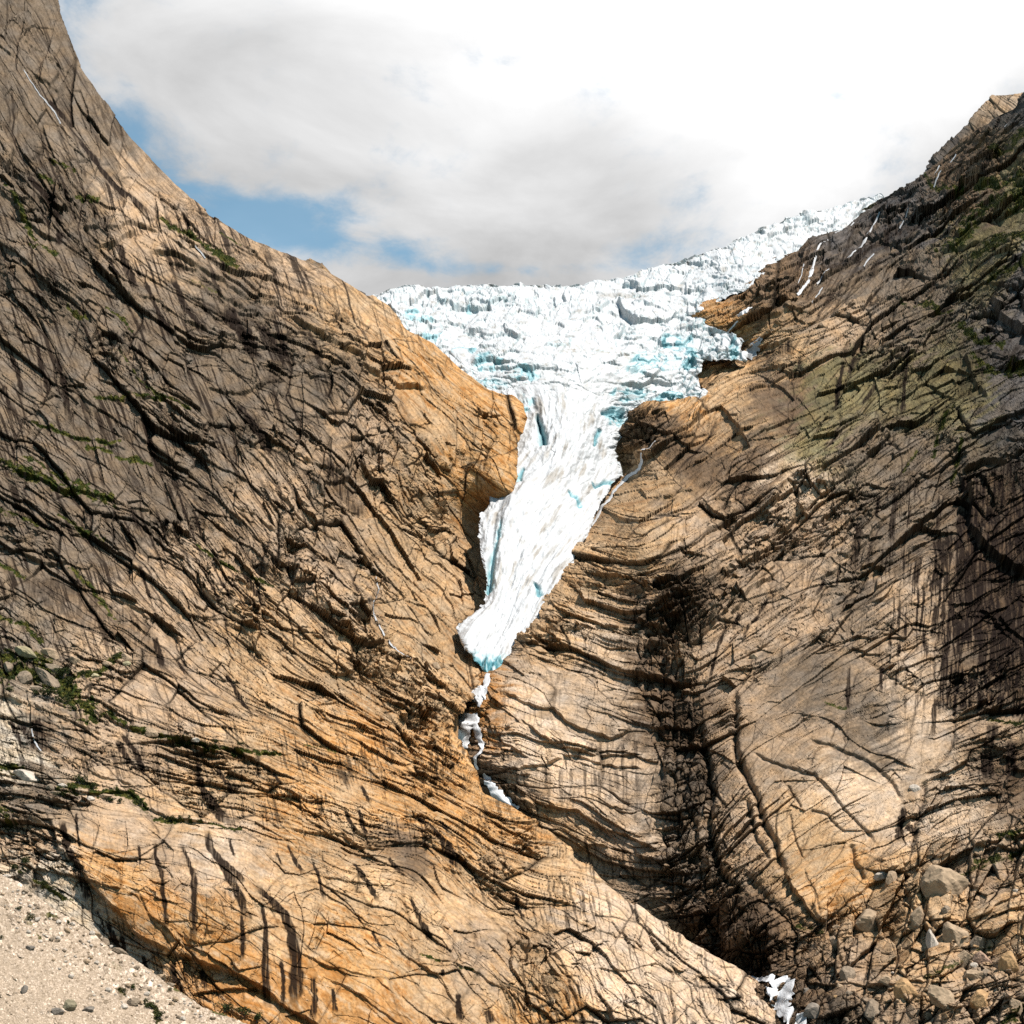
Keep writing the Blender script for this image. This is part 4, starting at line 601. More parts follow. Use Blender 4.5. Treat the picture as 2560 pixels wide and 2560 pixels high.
def build_ice():
    st = 1.8; x0, y0 = 900, 460
    X, Y = np.meshgrid(np.arange(x0, 2260, st, dtype=f32), np.arange(y0, 1730, st, dtype=f32))
    jag = 7*perlin(X/16, Y/16, 801) + 4*perlin(X/6, Y/6, 802)
    d, sg, t, k = polydist(X + jag, Y + .6*jag, G_poly, closed=True); ins = inside(X + jag, Y + .6*jag, G_poly); sd = np.where(ins, d, -d)
    ki = k.astype(int) % len(G_poly); kf = (k - k.astype(int)); gp = np.array(G_poly, f32); g2 = np.roll(gp, -1, 0)
    nx = gp[ki, 0]*(1 - kf) + g2[ki, 0]*kf; ny = gp[ki, 1]*(1 - kf) + g2[ki, 1]*kf
    QX = np.where(ins, X, nx - (X - nx)*.2); QY = np.where(ins, Y, ny - (Y - ny)*.2)
    D = np.exp(tps([q[:2] for q in G_ctrl], np.log([q[2] for q in G_ctrl]))(QX, QY)); mp = m_per_px(D)
    sky_ = smooth(760, 735, Y)                                             # the skyline is far ice, the other margins are cliffs of ice
    e = np.clip(1 - np.clip(sd, 0, 22)/22, 0, 1); D = D + 14*mp*(1 - np.sqrt(np.clip(1 - e*e, 0, 1)))*(1 - .5*sky_) + mp*np.clip(-sd, 0, None)*1.5
    D -= 22*mp*smooth(1260, 1330, Y)
    P0 = to_world(QX, QY, D); N0 = blur(grid_normals(blur(P0, 3)), 3); N0 /= np.linalg.norm(N0, axis=-1, keepdims=True)
    if (N0*(P0 - CAM)).sum(-1).mean() > 0: N0 = -N0
    h = np.zeros(X.shape, f32); tongue = smooth(930, 1010, Y + 8*fbm(X/40, Y/40, 2, 5))*smooth(1560, 1500, X); fall = 1 - tongue
    # across (c) and along (l) the flow of the tongue
    cx = tps([(1420, 950), (1430, 1050), (1420, 1130), (1370, 1250), (1310, 1380), (1270, 1500), (1230, 1600), (1225, 1700), (1300, 950), (1335, 1040), (1310, 1130), (1230, 1250), (1210, 1400), (1225, 1500), (1160, 1570), (1540, 950), (1540, 1150), (1480, 1300), (1400, 1420), (1340, 1520), (1260, 1660)],
             [0, 0, 0, 0, 0, 0, 0, 0, -100, -100, -100, -100, -100, -75, -75, 100, 100, 100, 100, 90, 60])(X, Y)
    wx = X + 10*fbm(X/40, Y/40, 3, 3); wy = Y + 8*fbm(X/40, Y/40, 3, 4)
    calm = smooth(.05, .35, fbm(X/120, Y/60, 3, 71) + .5*smooth(140, 40, np.hypot((X - 1400)/1.6, Y - 900)))   # the smoother middle of the fall
    rel = fall*(1 - .6*calm)
    blue = np.zeros(X.shape, f32)
    for la, lb, am, gw, gd in ((120, 40, 16, .05, 7), (52, 20, 11, .08, 5), (25, 12, 5, .10, 2.5), (12, 7, 2, .15, 1)):
        s1, gap, r1, r2 = facets((wx + .3*wy)/la, wy/lb, 500 + la, 1.5); h += rel*am*s1; g = smooth(gw, 0, gap)*(r2 > .45); h -= rel*gd*g; blue = np.maximum(blue, rel*g*(.22 if la > 20 else .1))
    spike = np.clip(ridged(wx/20, wy/13, 2, 77) - .55, 0, 1); h += rel*7*spike*smooth(.1, .5, fbm(X/60, Y/60, 2, 78))
    n = perlin(wx/170, wy/20, 91); k = smooth(-.2, .3, perlin(X/90, Y/60, 92)); g = np.exp(-(n/.05)**2)*k*fall; h -= 8*g; h += 6*fall*k*smooth(-.06, .06, n)
    h += fall*(3*fbm(X/30, Y/14, 4, 9))
    wl = Y*1.0 + .2*X
    h += tongue*(1.25)*(9*fbm(cx/30 + wl/300, wl/95, 3, 21) + 6*(ridged(cx/26, wl/64, 3, 22) - .5) + 2.0*fbm(cx/9, wl/20, 3, 23) + 5*fbm(X/26, Y/20, 4, 24) + 16*np.exp(-((cx + 55)/26)**2)*smooth(1150, 1260, Y) - 10*np.exp(-((cx + 82)/9)**2)*smooth(1180, 1300, Y)*smooth(1560, 1450, Y))
    s1, gap, r1, r2 = facets(cx/30 + .2*fbm(X/50, Y/50, 2, 31), wl/34, 531, 1.2); h += tongue*2.5*s1
    edge_break = smooth(70, 20, np.abs(sd))*(1 - sky_)*smooth(1080, 1000, Y)
    s1, gap, r1, r2 = facets(wx/20, wy/20, 541, 1.6); h += edge_break*(14*s1 - 6*smooth(.18, 0, gap)); blue = np.maximum(blue, .4*edge_break*smooth(.22, .02, gap)*(r2 > .45))
    h += sky_*smooth(60, 10, sd)*(6*(facets(wx/24, wy/15, 551, .6)[0] + .2))
    def groove(pts, a, w):
        nonlocal h, blue
        dd, s_, tt, kk = polydist(X + 3*perlin(X/14, Y/14, 61), Y, pts); g = np.exp(-(dd/(w*(.4 + .9*tt)))**2)*smooth(0, .1, tt)*smooth(1, .93, tt); h = h - a*g; blue = np.maximum(blue, g)
    groove([(1341, 1030), (1350, 1060), (1356, 1090), (1357, 1112)], 30, 8); groove([(1485, 1118), (1492, 1090), (1500, 1070)], 14, 5); groove([(1478, 1200), (1490, 1215), (1510, 1205), (1535, 1210)], 12, 5); groove([(1335, 1450), (1345, 1470), (1350, 1490)], 14, 7); groove([(1420, 1225), (1440, 1245), (1455, 1270)], 8, 5); groove([(1310, 1165), (1300, 1190), (1298, 1210)], 10, 6)
    groove([(1255, 1300), (1240, 1370), (1228, 1420), (1222, 1490)], 10, 9); groove([(1500, 1030), (1540, 1030), (1560, 1040)], 16, 9)
    # freshly broken faces of clear blue ice
    for bx, by, rx, ry, w in ((1690, 855, 44, 20, 1), (1725, 865, 20, 34, 1), (1618, 898, 46, 24, .95), (1660, 905, 60, 30, .5), (1725, 905, 26, 22, .9), (1835, 870, 14, 34, .9), (1690, 990, 20, 14, 1), (1655, 990, 26, 16, .75), (1610, 985, 36, 22, .7), (1310, 935, 40, 22, .7), (1210, 908, 26, 20, 1), (1160, 880, 34, 12, .85), (1250, 915, 24, 16, .85), (1030, 790, 26, 10, .7), (1100, 845, 50, 12, .6), (1060, 800, 30, 9, .5), (1225, 1680, 34, 24, 1.3), (1250, 1690, 26, 14, 1.3), (1215, 960, 60, 14, .5), (1310, 1000, 26, 40, .6), (1540, 1040, 30, 26, .9), (1560, 985, 40, 26, .55), (1172, 775, 8, 14, .6), (1590, 930, 30, 14, .5), (1500, 880, 30, 14, .25), (1400, 860, 40, 12, .2)):
        g = np.exp(-(((X - bx)/rx)**2 + ((Y - by)/ry)**2)*1.0); n = smooth(-.22, .28, facets(wx/15 + .3, wy/12, 561, 0)[0]*1.1 + .35*g); blue = np.maximum(blue, w*smooth(.25, .6, g)*n)
    hb = blur(h, 1); sl = np.hypot(np.gradient(hb, axis=0), np.gradient(hb, axis=1)); blue *= .12 + .88*smooth(.5, 1.6, blur(sl, 1))
    snout = smooth(1628, 1656, Y)*smooth(1300, 1260, X); blue = np.maximum(blue, snout*1.1*smooth(-.5, .1, fbm(cx/14, Y/14, 2, 65))); h += snout*(6*np.sin(cx/5 + Y/9))
    h = np.where(fall > .5, .35*h + .65*blur(h, 1), .5*h + .5*blur(h, 1))
    D3 = N0*.4 + np.array([0, -.6, .22]); D3 /= np.linalg.norm(D3, axis=-1, keepdims=True)
    P = P0 + D3*(h*mp*(smooth(-40, -4, sd)*.8 + .2))[..., None]
    # colour: dusty firn, grey bands of grit along the flow, clear ice in the breaks
    white = np.array((.36, .365, .37)); grit = np.array((.20, .175, .145)); ice1 = np.array((.19, .315, .34)); ice2 = np.array((.03, .13, .155))
    dirt = tongue*(.75*smooth(.08, .45, fbm(cx/17 + wl/200, wl/60, 4, 81)) + .35*smooth(.1, .5, fbm(cx/7, wl/22, 3, 82))) + fall*(.6*smooth(.15, .55, fbm(X/26, Y/9, 4, 83)) + .25*smooth(.1, .4, fbm(X/8, Y/5, 3, 84)))
    dirt += .8*np.exp(-((Y - 868 - .10*(X - 1400) - 8*fbm(X/60, Y/60, 2, 85))/7)**2)*smooth(1370, 1400, X)*smooth(1640, 1600, X)*smooth(-.1, .3, fbm(X/12, Y/5, 3, 86))
    dirt += .6*smooth(1640, 1600, X)*np.exp(-((Y - 740 - 5*fbm(X/30, Y/30, 2, 87))/6)**2)*smooth(1480, 1510, X)
    low = smooth(1500, 1560, Y); dirt *= 1 - .7*low
    c = white*np.ones(X.shape + (1,)); dd = np.clip(dirt, 0, .9)[..., None]; c = c*(1 - dd) + grit*dd
    b = np.clip(blue*.88, 0, 1.0)[..., None]; t1 = np.clip(b*2, 0, 1); t2 = np.clip(b*2 - 1, 0, 1); c = c*(1 - t1) + ice1*t1; c = c*(1 - t2) + ice2*t2
    c *= (1 + .06*fbm(X/5, Y/5, 2, 88))[..., None]
    m = surf_mat('ice', (.7, .07), (.25, .05), .55, .35, .5, .3)
    o = grid_mesh('glacier', P, sd > -26, np.clip(c, .02, .86), m)
    tag(o, 'white glacier tongue spilling from a broken icefall between two rock walls', 'glacier')
    return X, Y, P
GX_, GY_, GP_ = build_ice()
# ------------------------------------------------------------------ far rock, scree, valley floor
def far_rock(x0, x1, y0, y1, ctrl, edge, cut, cols, seed, label, amp):
    s = Mass(x0, x1, y0, y1, ctrl, edge, cut, 1.8, 40, .5, 40); X, Y = s.X, s.Y
    s.rock_detail(X*.7 + Y*.7, Y*.8 - X*.5, np.full(X.shape, amp, f32), seed); s.finish(); s.water_marks(300, None, seed, (10, 40), .5)
    o = grid_mesh('mountain', s.P, s.keep, paint(s, colour_field(s, cols, 20), seed, .4), ROCK); tag(o, label, 'mountain', None, 'structure')
far_rock(2280, 2640, 215, 520, [(2290, 440, 2250), (2359, 363, 2300), (2480, 240, 2380), (2640, 230, 2300), (2400, 460, 2150), (2560, 400, 2150), (2640, 500, 2050)],
    [(2285, 470, F_, .7), (2307, 433, F_, .7), (2321, 400, F_, .7), (2359, 363, F_, .7), (2387, 335, F_, .7), (2415, 307, F_, .7), (2452, 261, F_, .7), (2480, 240, F_, .7), (2510, 240, F_, .7), (2540, 234, F_, .7), (2660, 225, F_, .7)], [(2700, 225), (2700, 700), (2285, 700)],
    [(2330, 410, SLATE), (2400, 340, SLATE), (2440, 330, GREY), (2480, 280, TAN), (2540, 270, TAN), (2500, 330, TAN)], 610, 'bare grey and tan peak standing behind the mossy ridge', .8)
far_rock(700, 980, 630, 830, [(700, 700, 1330), (780, 648, 1400), (833, 684, 1430), (945, 752, 1480), (800, 800, 1340), (980, 830, 1400)],
    [(715, 668, F_, .7), (745, 655, F_, .7), (775, 647, F_, .7), (808, 656, F_, .7), (826, 674, F_, .7), (836, 686, F_, .7), (870, 704, F_, .7), (905, 727, F_, .7), (935, 746, F_, .7), (960, 770, F_, .7)], [(960, 900), (600, 900), (600, 700)],
    [(780, 660, GREY), (820, 690, WARM), (880, 710, SLATE), (930, 745, SLATE)], 630, 'small rounded rock knob behind the ridge beside the icefall', .45)

MS = Mass(-120, 760, 2090, 2640, [(0, 2186, 352), (300, 2380, 340), (620, 2560, 322), (-100, 2120, 360), (-110, 2640, 288), (0, 2560, 300), (300, 2560, 309), (760, 2640, 312), (150, 2400, 324)],
    [(-140, 2105, F_, .25), (-60, 2150, F_, .25), (0, 2186, F_, .25), (33, 2200, F_, .25), (70, 2224, F_, .25), (126, 2266, F_, .25), (186, 2303, F_, .25), (233, 2335, F_, .25), (280, 2373, F_, .25), (326, 2391, F_, .25), (373, 2424, F_, .25), (419, 2461, F_, .25), (466, 2489, F_, .25), (512, 2522, F_, .25), (582, 2545, F_, .25), (620, 2562, F_, .25), (760, 2650, F_, .25)],
    [(760, 2900), (-400, 2900), (-400, 2100)], 1.5, 40, .25, 30)
def build_scree():
    s = MS; X, Y = s.X, s.Y
    coarse = smooth(150, 20, s.sd + 40*fbm(X/50, Y/50, 3, 5)); coarse = np.maximum(coarse, .8*smooth(.05, .3, fbm((X + Y)/90, (Y - X*.6)/34, 3, 6))); fine_ = 1 - coarse
    s.h += 5*fbm(X/60, Y/60, 3, 1) + 2.2*fbm((X*.8 + Y*.6)/90, (Y*.8 - X*.6)/14, 3, 2)
    c = np.ones(X.shape + (3,))*np.array((.46, .35, .25))*.5; c *= (1 + .12*fbm(X/40, Y/40, 3, 8) + .10*fbm((X*.8 + Y*.6)/70, (Y*.8 - X*.6)/8, 3, 9))[..., None]
    for sz, am, thr, k in ((26, 7, .8, 1), (16, 4.5, .68, 1), (9, 2.6, .55, 1), (5, 1.4, .4, 1), (3.4, .7, .3, .7)):
        f1, f2, r1, r2, r3, ox, oy = worley(X/sz, Y/(sz*.8), int(sz*10)); on = (r2 > thr + .25*fine_*(sz > 4)).astype(f32)*np.where(sz > 4, .25 + .75*coarse, 1)
        dome_ = np.sqrt(np.clip(1 - (f1/(.33 + .2*r3))**2, 0, 1)); s.h += am*dome_*on; m_ = (dome_*on > .15)[..., None]
        c = np.where(m_, c*(.62 + .85*r1[..., None]) + .05*(r1[..., None] - .3)*np.array((1, 1, 1.05)), c)
    s.joint = np.zeros(X.shape, f32)
    for p, w, k in (([(60, 2300), (80, 2310)], 6, .5), ([(370, 2510), (395, 2545)], 12, .8), ([(120, 2285), (140, 2295)], 8, .6), ([(90, 2330), (100, 2345)], 6, .6), ([(280, 2410), (300, 2425)], 8, .4), ([(420, 2460), (520, 2520), (560, 2540)], 6, .8), ([(300, 2475), (312, 2485)], 6, .8)):
        s.green(p, w, k)
    s.finish(); g = smooth(.3, .7, s.grass + .2*fbm(X/5, Y/5, 2, 3))[..., None]; c = c*(1 - g) + MOSS*1.1*g
    o = grid_mesh('scree_slope', s.P, s.keep, np.clip(c, .02, .6), surf_mat('gravel', (2.2, .22), (.5, .1), .92, .5, .25, .05)); tag(o, 'sandy scree slope strewn with pale stones below the rust streaked wall', 'scree', None, 'structure')
build_scree()
g = mesh_np('ground', [(-9000, -3000, -150), (9000, -3000, -150), (9000, 12000, -150), (-9000, 12000, -150)], [(0, 1, 2, 3)], surf_mat('valley_floor', (.02, .3), (.2, .3)), np.full((4, 3), .12)); tag(g, None, None, None, 'structure')

# ------------------------------------------------------------------ falling water
WATER = surf_mat('white_water', (1.6, .12), (.5, .1), .5, .4, .5, .3)
def water(label, mass, strips, name='waterfall', cat='waterfall', holes=.25, tone=.5, seed=1, lift=1.0, thick=1.4):
    V = []; F = []; Cc = []
    for si, st in enumerate(strips):
        st = np.array(st, float); seg = np.hypot(np.diff(st[:, 0]), np.diff(st[:, 1])); cum = np.concatenate([[0], np.cumsum(seg)])
        n = max(6, int(cum[-1]/1.6)); t = np.linspace(0, cum[-1], n); cx = np.interp(t, cum, st[:, 0]); cy = np.interp(t, cum, st[:, 1]); w = np.interp(t, cum, st[:, 2])*(.72 if cat == 'stream' else 1)
        dx = np.gradient(cx); dy = np.gradient(cy); l = np.hypot(dx, dy) + 1e-9; nx, ny = -dy/l, dx/l
        m_ = max(4, int(w.max()/1.5)); u = np.linspace(-.5, .5, m_)
        T, U = np.meshgrid(t, u, indexing='ij'); wj = 1 + .5*perlin(T/9, np.sign(U)*3.3 + si, seed); off = 1.4*perlin(T/16, T*0 + seed, seed + 1)
        gx = cx[:, None] + nx[:, None]*(U*w[:, None]*wj + off); gy = cy[:, None] + ny[:, None]*(U*w[:, None]*wj + off)
        Pm = mass.at(gx, gy, mass.Pb); Nn = mass.at(gx, gy, mass.N0); mp = mass.at(gx, gy, mass.mp)[..., None]
        cross = perlin(U*w[:, None]/2.6, T/22, seed + 2) + .5*perlin(U*w[:, None]/1.2, T/9, seed + 3); bel = np.sqrt(np.clip(1.02 - (2*U)**2, 0, 1))
        P = Pm + Nn*mp*(lift + thick*bel + .22*cross)[..., None]
        keep = cross > -.62 + (-1.2 if holes == 0 else (holes - .25))
        if holes: keep &= ~((np.abs(U) > .3) & (cross < -.25))
        base = len(V) and sum(len(v) for v in V); idx = np.arange(n*m_).reshape(n, m_) + base
        q = keep[:-1, :-1] | keep[1:, 1:]
        f = np.stack([idx[:-1, :-1], idx[:-1, 1:], idx[1:, 1:], idx[1:, :-1]], -1)[q]; V.append(P.reshape(-1, 3)); F.append(f)
        c = tone*(.86 + .28*cross)[..., None]*np.array((1, 1.0, 1.01)); Cc.append(np.clip(c, .1, .7).reshape(-1, 3))
    o = mesh_np(name, np.concatenate(V), np.concatenate(F), WATER, np.concatenate(Cc), True); tag(o, label, cat)
    return o
water('short white stream pouring out from under the blue ice cave', MR, [[(1223, 1690, 12), (1221, 1708, 13), (1214, 1735, 11), (1206, 1752, 9), (1201, 1772, 8)]], seed=11, holes=0, lift=4)
water('broad white waterfall forking over dark rock in the cleft below the glacier', MR, [[(1169, 1786, 40), (1163, 1820, 42), (1163, 1850, 32), (1172, 1878, 12)], [(1184, 1788, 20), (1199, 1832, 17), (1209, 1866, 12), (1213, 1882, 7)], [(1214, 1880, 6), (1197, 1902, 7), (1194, 1914, 7), (1199, 1928, 6)]], seed=12, holes=0, lift=5, tone=.6)
water('smooth white chute that slides behind the orange rock rim', MR, [[(1211, 1936, 7), (1228, 1958, 17), (1244, 1985, 24), (1262, 2005, 26), (1290, 2030, 24)]], seed=13, holes=0, tone=.55, lift=6)
water('foaming cascade at the foot of the gorge beside dark rubble', MR, [[(1868, 2436, 8), (1900, 2446, 13), (1940, 2453, 22)], [(1945, 2452, 44), (1962, 2478, 66), (1956, 2505, 50), (1966, 2530, 32), (1995, 2560, 46), (2040, 2610, 56)]], seed=14, holes=0, lift=9, tone=.6)
water('thin white waterfall leaping from the black hollow down to the icefall margin', MR, [[(2069, 608, 4), (2048, 626, 4), (2036, 650, 5), (2030, 672, 9), (2021, 704, 7), (1994, 727, 5)]], seed=15, holes=.1, tone=.4)
water('faint thread of water on dark rock right next to the leaping waterfall', MR, [[(2010, 660, 3), (2003, 684, 3), (1992, 711, 3)]], 'stream', 'stream', .1, .36, 16)
water('longest white stream slanting down the dark slope above the leaping waterfall', MR, [[(2200, 548, 4), (2175, 585, 5), (2152, 613, 6), (2134, 628, 4), (2118, 644, 5)]], 'stream', 'stream', .2, .3, 17)
water('thin stream close under the skyline above the upper ice', MR, [[(2135, 555, 3), (2121, 574, 4), (2087, 596, 3)]], 'stream', 'stream', .2, .3, 18)
water('short stream falling into a black hollow near the ridge crest', MR, [[(2271, 523, 3), (2262, 545, 5), (2250, 567, 5)]], 'stream', 'stream', .2, .3, 19)
water('short bright stream below the long slanting one', MR, [[(2186, 626, 4), (2172, 640, 5), (2160, 657, 5)]], 'stream', 'stream', .2, .3, 20)
water('small stream trickling under the leaping waterfall onto a ledge', MR, [[(2072, 678, 4), (2057, 690, 4), (2043, 704, 4)]], 'stream', 'stream', .2, .3, 21)
water('lowest small stream on the dark slope above the orange rock shelf', MR, [[(2056, 717, 4), (2046, 736, 5), (2030, 758, 4)]], 'stream', 'stream', .2, .3, 22)
water('highest long stream below the bare far peak', MR, [[(2391, 386, 3), (2372, 412, 4), (2350, 440, 3), (2335, 466, 4)]], 'stream', 'stream', .2, .3, 23)
water('short faint twin of the highest stream below the far peak', MR, [[(2349, 414, 3), (2341, 430, 3), (2333, 447, 3)]], 'stream', 'stream', .05, .4, 24)
water('pale stream on slate near the notch in the skyline at the frame edge', MR, [[(2540, 284, 4), (2526, 300, 5), (2512, 318, 4)]], 'stream', 'stream', .1, .32, 25)
water('narrow white stream running down to the icefall over the orange rock shelf', MR, [[(1862, 795, 6), (1842, 812, 7), (1812, 840, 6)]], 'stream', 'stream', 0, .5, 26)
water('grey veil of water over the black wet rock beside the blue ice lobe', MR, [[(1905, 852, 10), (1890, 872, 24), (1872, 898, 24)]], 'waterfall', 'waterfall', .3, .3, 27)
water('white stream sliding down brown rock along the flank of the ice tongue', MR, [[(1640, 1108, 4), (1620, 1140, 7), (1600, 1178, 9), (1570, 1198, 7), (1536, 1232, 6), (1508, 1270, 7), (1480, 1316, 5)]], 'waterfall', 'waterfall', .12, .42, 28)
water('thin white stream high on the grey wall near the steep skyline', ML, [[(60, 180, 3), (98, 238, 4), (135, 280, 5), (151, 312, 4)]], 'stream', 'stream', .1, .22, 29)
water('short stream beside the green patch on the grey wall', ML, [[(484, 620, 3), (498, 636, 4), (512, 652, 4)]], 'stream', 'stream', .1, .24, 30)
water('thread of water in the winding dark crack beside the tongue', ML, [[(940, 1440, 3), (948, 1471, 4), (931, 1511, 4), (948, 1551, 4), (971, 1591, 5), (999, 1619, 4), (1024, 1662, 5)]], 'stream', 'stream', .85, .3, 31, 2)
water('pale trickle down the black wet face under the shrubby ledge', ML, [[(77, 1818, 4), (84, 1850, 5), (104, 1882, 6)]], 'stream', 'stream', .1, .34, 32)
def snow(label, mass, pts, h, seed):
    pts = np.array(pts, float); x0, y0 = pts.min(0) - 6; x1, y1 = pts.max(0) + 6; gx, gy = np.meshgrid(np.arange(x0, x1, 1.4), np.arange(y0, y1, 1.4)); gx = gx.astype(f32); gy = gy.astype(f32)
    jg = 2.5*perlin(gx/7, gy/7, seed); d, sg, t, k = polydist(gx + jg, gy + jg, pts, closed=True); ins = inside(gx + jg, gy + jg, pts); sd = np.where(ins, d, -d)
    e = np.clip(sd/8, 0, 1); hh = h*np.sqrt(1 - (1 - e)**2) + 1.2*fbm(gx/9, gy/9, 3, seed)*e - np.clip(-sd, 0, 4)*.6
    P = mass.at(gx, gy, mass.Ps) + mass.at(gx, gy, mass.N0)*((hh + 1)*mass.at(gx, gy, mass.mp))[..., None]
    o = grid_mesh('snow_patch', P, sd > -3, np.ones(gx.shape + (3,))*.42*(1 + .1*fbm(gx/6, gy/6, 2, seed))[..., None], WATER, True); tag(o, label, 'snow patch')
snow('leftover block of white ice bridging the cleft above the broad waterfall', MR, [(1167, 1748), (1185, 1735), (1200, 1728), (1208, 1720), (1219, 1727), (1212, 1748), (1200, 1762), (1186, 1757)], 12, 3)
snow('small triangular snow patch on the orange rock beside the icefall', MR, [(1843, 786), (1862, 776), (1886, 769), (1866, 784), (1856, 792)], 5, 4)
# ------------------------------------------------------------------ boulders
def ico(n):
    p = (1 + 5**.5)/2
    V = [(-1, p, 0), (1, p, 0), (-1, -p, 0), (1, -p, 0), (0, -1, p), (0, 1, p), (0, -1, -p), (0, 1, -p), (p, 0, -1), (p, 0, 1), (-p, 0, -1), (-p, 0, 1)]
    F = [(0, 11, 5), (0, 5, 1), (0, 1, 7), (0, 7, 10), (0, 10, 11), (1, 5, 9), (5, 11, 4), (11, 10, 2), (10, 7, 6), (7, 1, 8), (3, 9, 4), (3, 4, 2), (3, 2, 6), (3, 6, 8), (3, 8, 9), (4, 9, 5), (2, 4, 11), (6, 2, 10), (8, 6, 7), (9, 8, 1)]
    V = [np.array(v)/np.linalg.norm(v) for v in V]
    for _ in range(n):
        mid = {}; F2 = []
        def md(a, b):
            k = (min(a, b), max(a, b))
            if k not in mid: v = V[a] + V[b]; V.append(v/np.linalg.norm(v)); mid[k] = len(V) - 1
            return mid[k]
        for a, b, c in F: x, y, z = md(a, b), md(b, c), md(c, a); F2 += [(a, x, z), (b, y, x), (c, z, y), (x, y, z)]
        F = F2
    return np.array(V), np.array(F)
IV, IF = ico(3)
ROCK2 = surf_mat('boulder_rock', (2.6, .25), (.7, .22), .9, .6, .25, .08)
def boulder_mesh(seed, round_=0.5):
    rs = np.random.RandomState(seed); v = IV.copy(); r = np.full(len(v), 1.0)
    for k in range(13):
        n = rs.randn(3); n /= np.linalg.norm(n); d = rs.uniform(.5, .8) + .16*round_; c = v @ n; r = np.where(c > 1e-3, np.minimum(r, d/np.maximum(c, 1e-3)), r)
    r *= 1 + .06*perlin(v[:, 0]*2.5 + seed, v[:, 1]*2.5 + v[:, 2]*2, seed) + .03*perlin(v[:, 0]*7 + seed, v[:, 1]*7 + v[:, 2]*6, seed + 1)
    return v*r[:, None]
BM = [boulder_mesh(40 + i, (i % 3)/3) for i in range(9)]
def stone_cols(col, v, seed): return np.clip(np.array(col)*_S*(1 + .22*perlin(v[:, 0]*2 + seed, v[:, 1]*2 + v[:, 2], seed)[:, None] + .18*perlin(v[:, 0]*6, v[:, 1]*6 + v[:, 2]*3 + seed, seed)[:, None]), .02, .6)
def boulder(label, mass, x, y, w, h, col, i, group=None, rot=None, sink=.25, cat='boulder', name='boulder', depth=None):
    rs = np.random.RandomState(i*7 + 3); v = BM[i % 9]; mp = float(mass.at(x, y, mass.mp)); p = mass.at(x, y); n = mass.at(x, y, mass.Nm); n = n/np.linalg.norm(n)
    o = mesh_np(name, v, IF, ROCK2, stone_cols(col, v, i)); dp = depth or (w + h)/2
    o.scale = (w/2*mp*1.12, dp/2*mp, h/2*mp*1.12); a = rs.uniform(-.4, .4) if rot is None else R(rot)
    o.rotation_euler = (rs.uniform(-.25, .25), a, rs.uniform(-.5, .5)); o.location = p + n*(dp/2*mp*(1 - 2*sink)*.8)
    return tag(o, label, cat, group)
DK = (.17, .145, .12); WH = (.47, .40, .33); GR = (.25, .19, .135); PK = (.36, .26, .17); OR = (.42, .26, .13)
for i, (x, y, w, h, col, lab) in enumerate([
    (76, 2373, 25, 13, DK, 'dark flat stone lying alone on bare sand of the scree'), (60, 2479, 17, 24, DK, 'dark upright pointed stone on the lower scree'), (172, 2519, 32, 27, (.2, .17, .11), 'largest olive brown boulder on the lower scree'), (146, 2533, 32, 21, DK, 'dark grey boulder leaning against the largest olive brown one'), (219, 2526, 27, 13, DK, 'flat dark slab stone next to the olive brown boulder pair'), (229, 2338, 13, 12, WH, 'small round pale stone just below the pale slab at the scree rim'),
    (245, 2329, 34, 16, PK, 'pale tilted slab at the upper rim of the scree'), (265, 2348, 28, 17, GR, 'grey cracked block under the pale tilted slab'), (300, 2384, 36, 13, GR, 'long grey slab against the foot of the streaked wall'), (400, 2437, 24, 15, PK, 'pinkish block low on the rim of the scree'), (330, 2511, 32, 24, GR, 'rounded grey boulder with a white stone beside it'), (309, 2519, 18, 13, WH, 'white stone touching the rounded grey boulder'), (17, 2189, 22, 14, WH, 'white block at the very top of the scree'), (62, 2172, 13, 10, WH, 'small white stone among the shrubs above the scree'), (214, 2407, 20, 11, PK, 'pinkish stone in the middle of the coarse scree band'), (400, 2400, 17, 15, GR, 'grey stone wedged under the dark overhang foot'), (322, 2362, 16, 12, WH, 'pale rounded stone below the dark wet cleft'), (330, 2340, 12, 11, GR, 'grey stone perched higher in the dark wet cleft'), (428, 2462, 22, 14, GR, 'grey block beside the grass strip at the overhang foot'), (92, 2302, 20, 11, WH, 'white stone next to a green shrub on the scree'), (180, 2300, 14, 10, PK, 'tan stone under the rounded shrub at the wall foot')]):
    boulder(lab, MS, x, y, w, h, col, i)
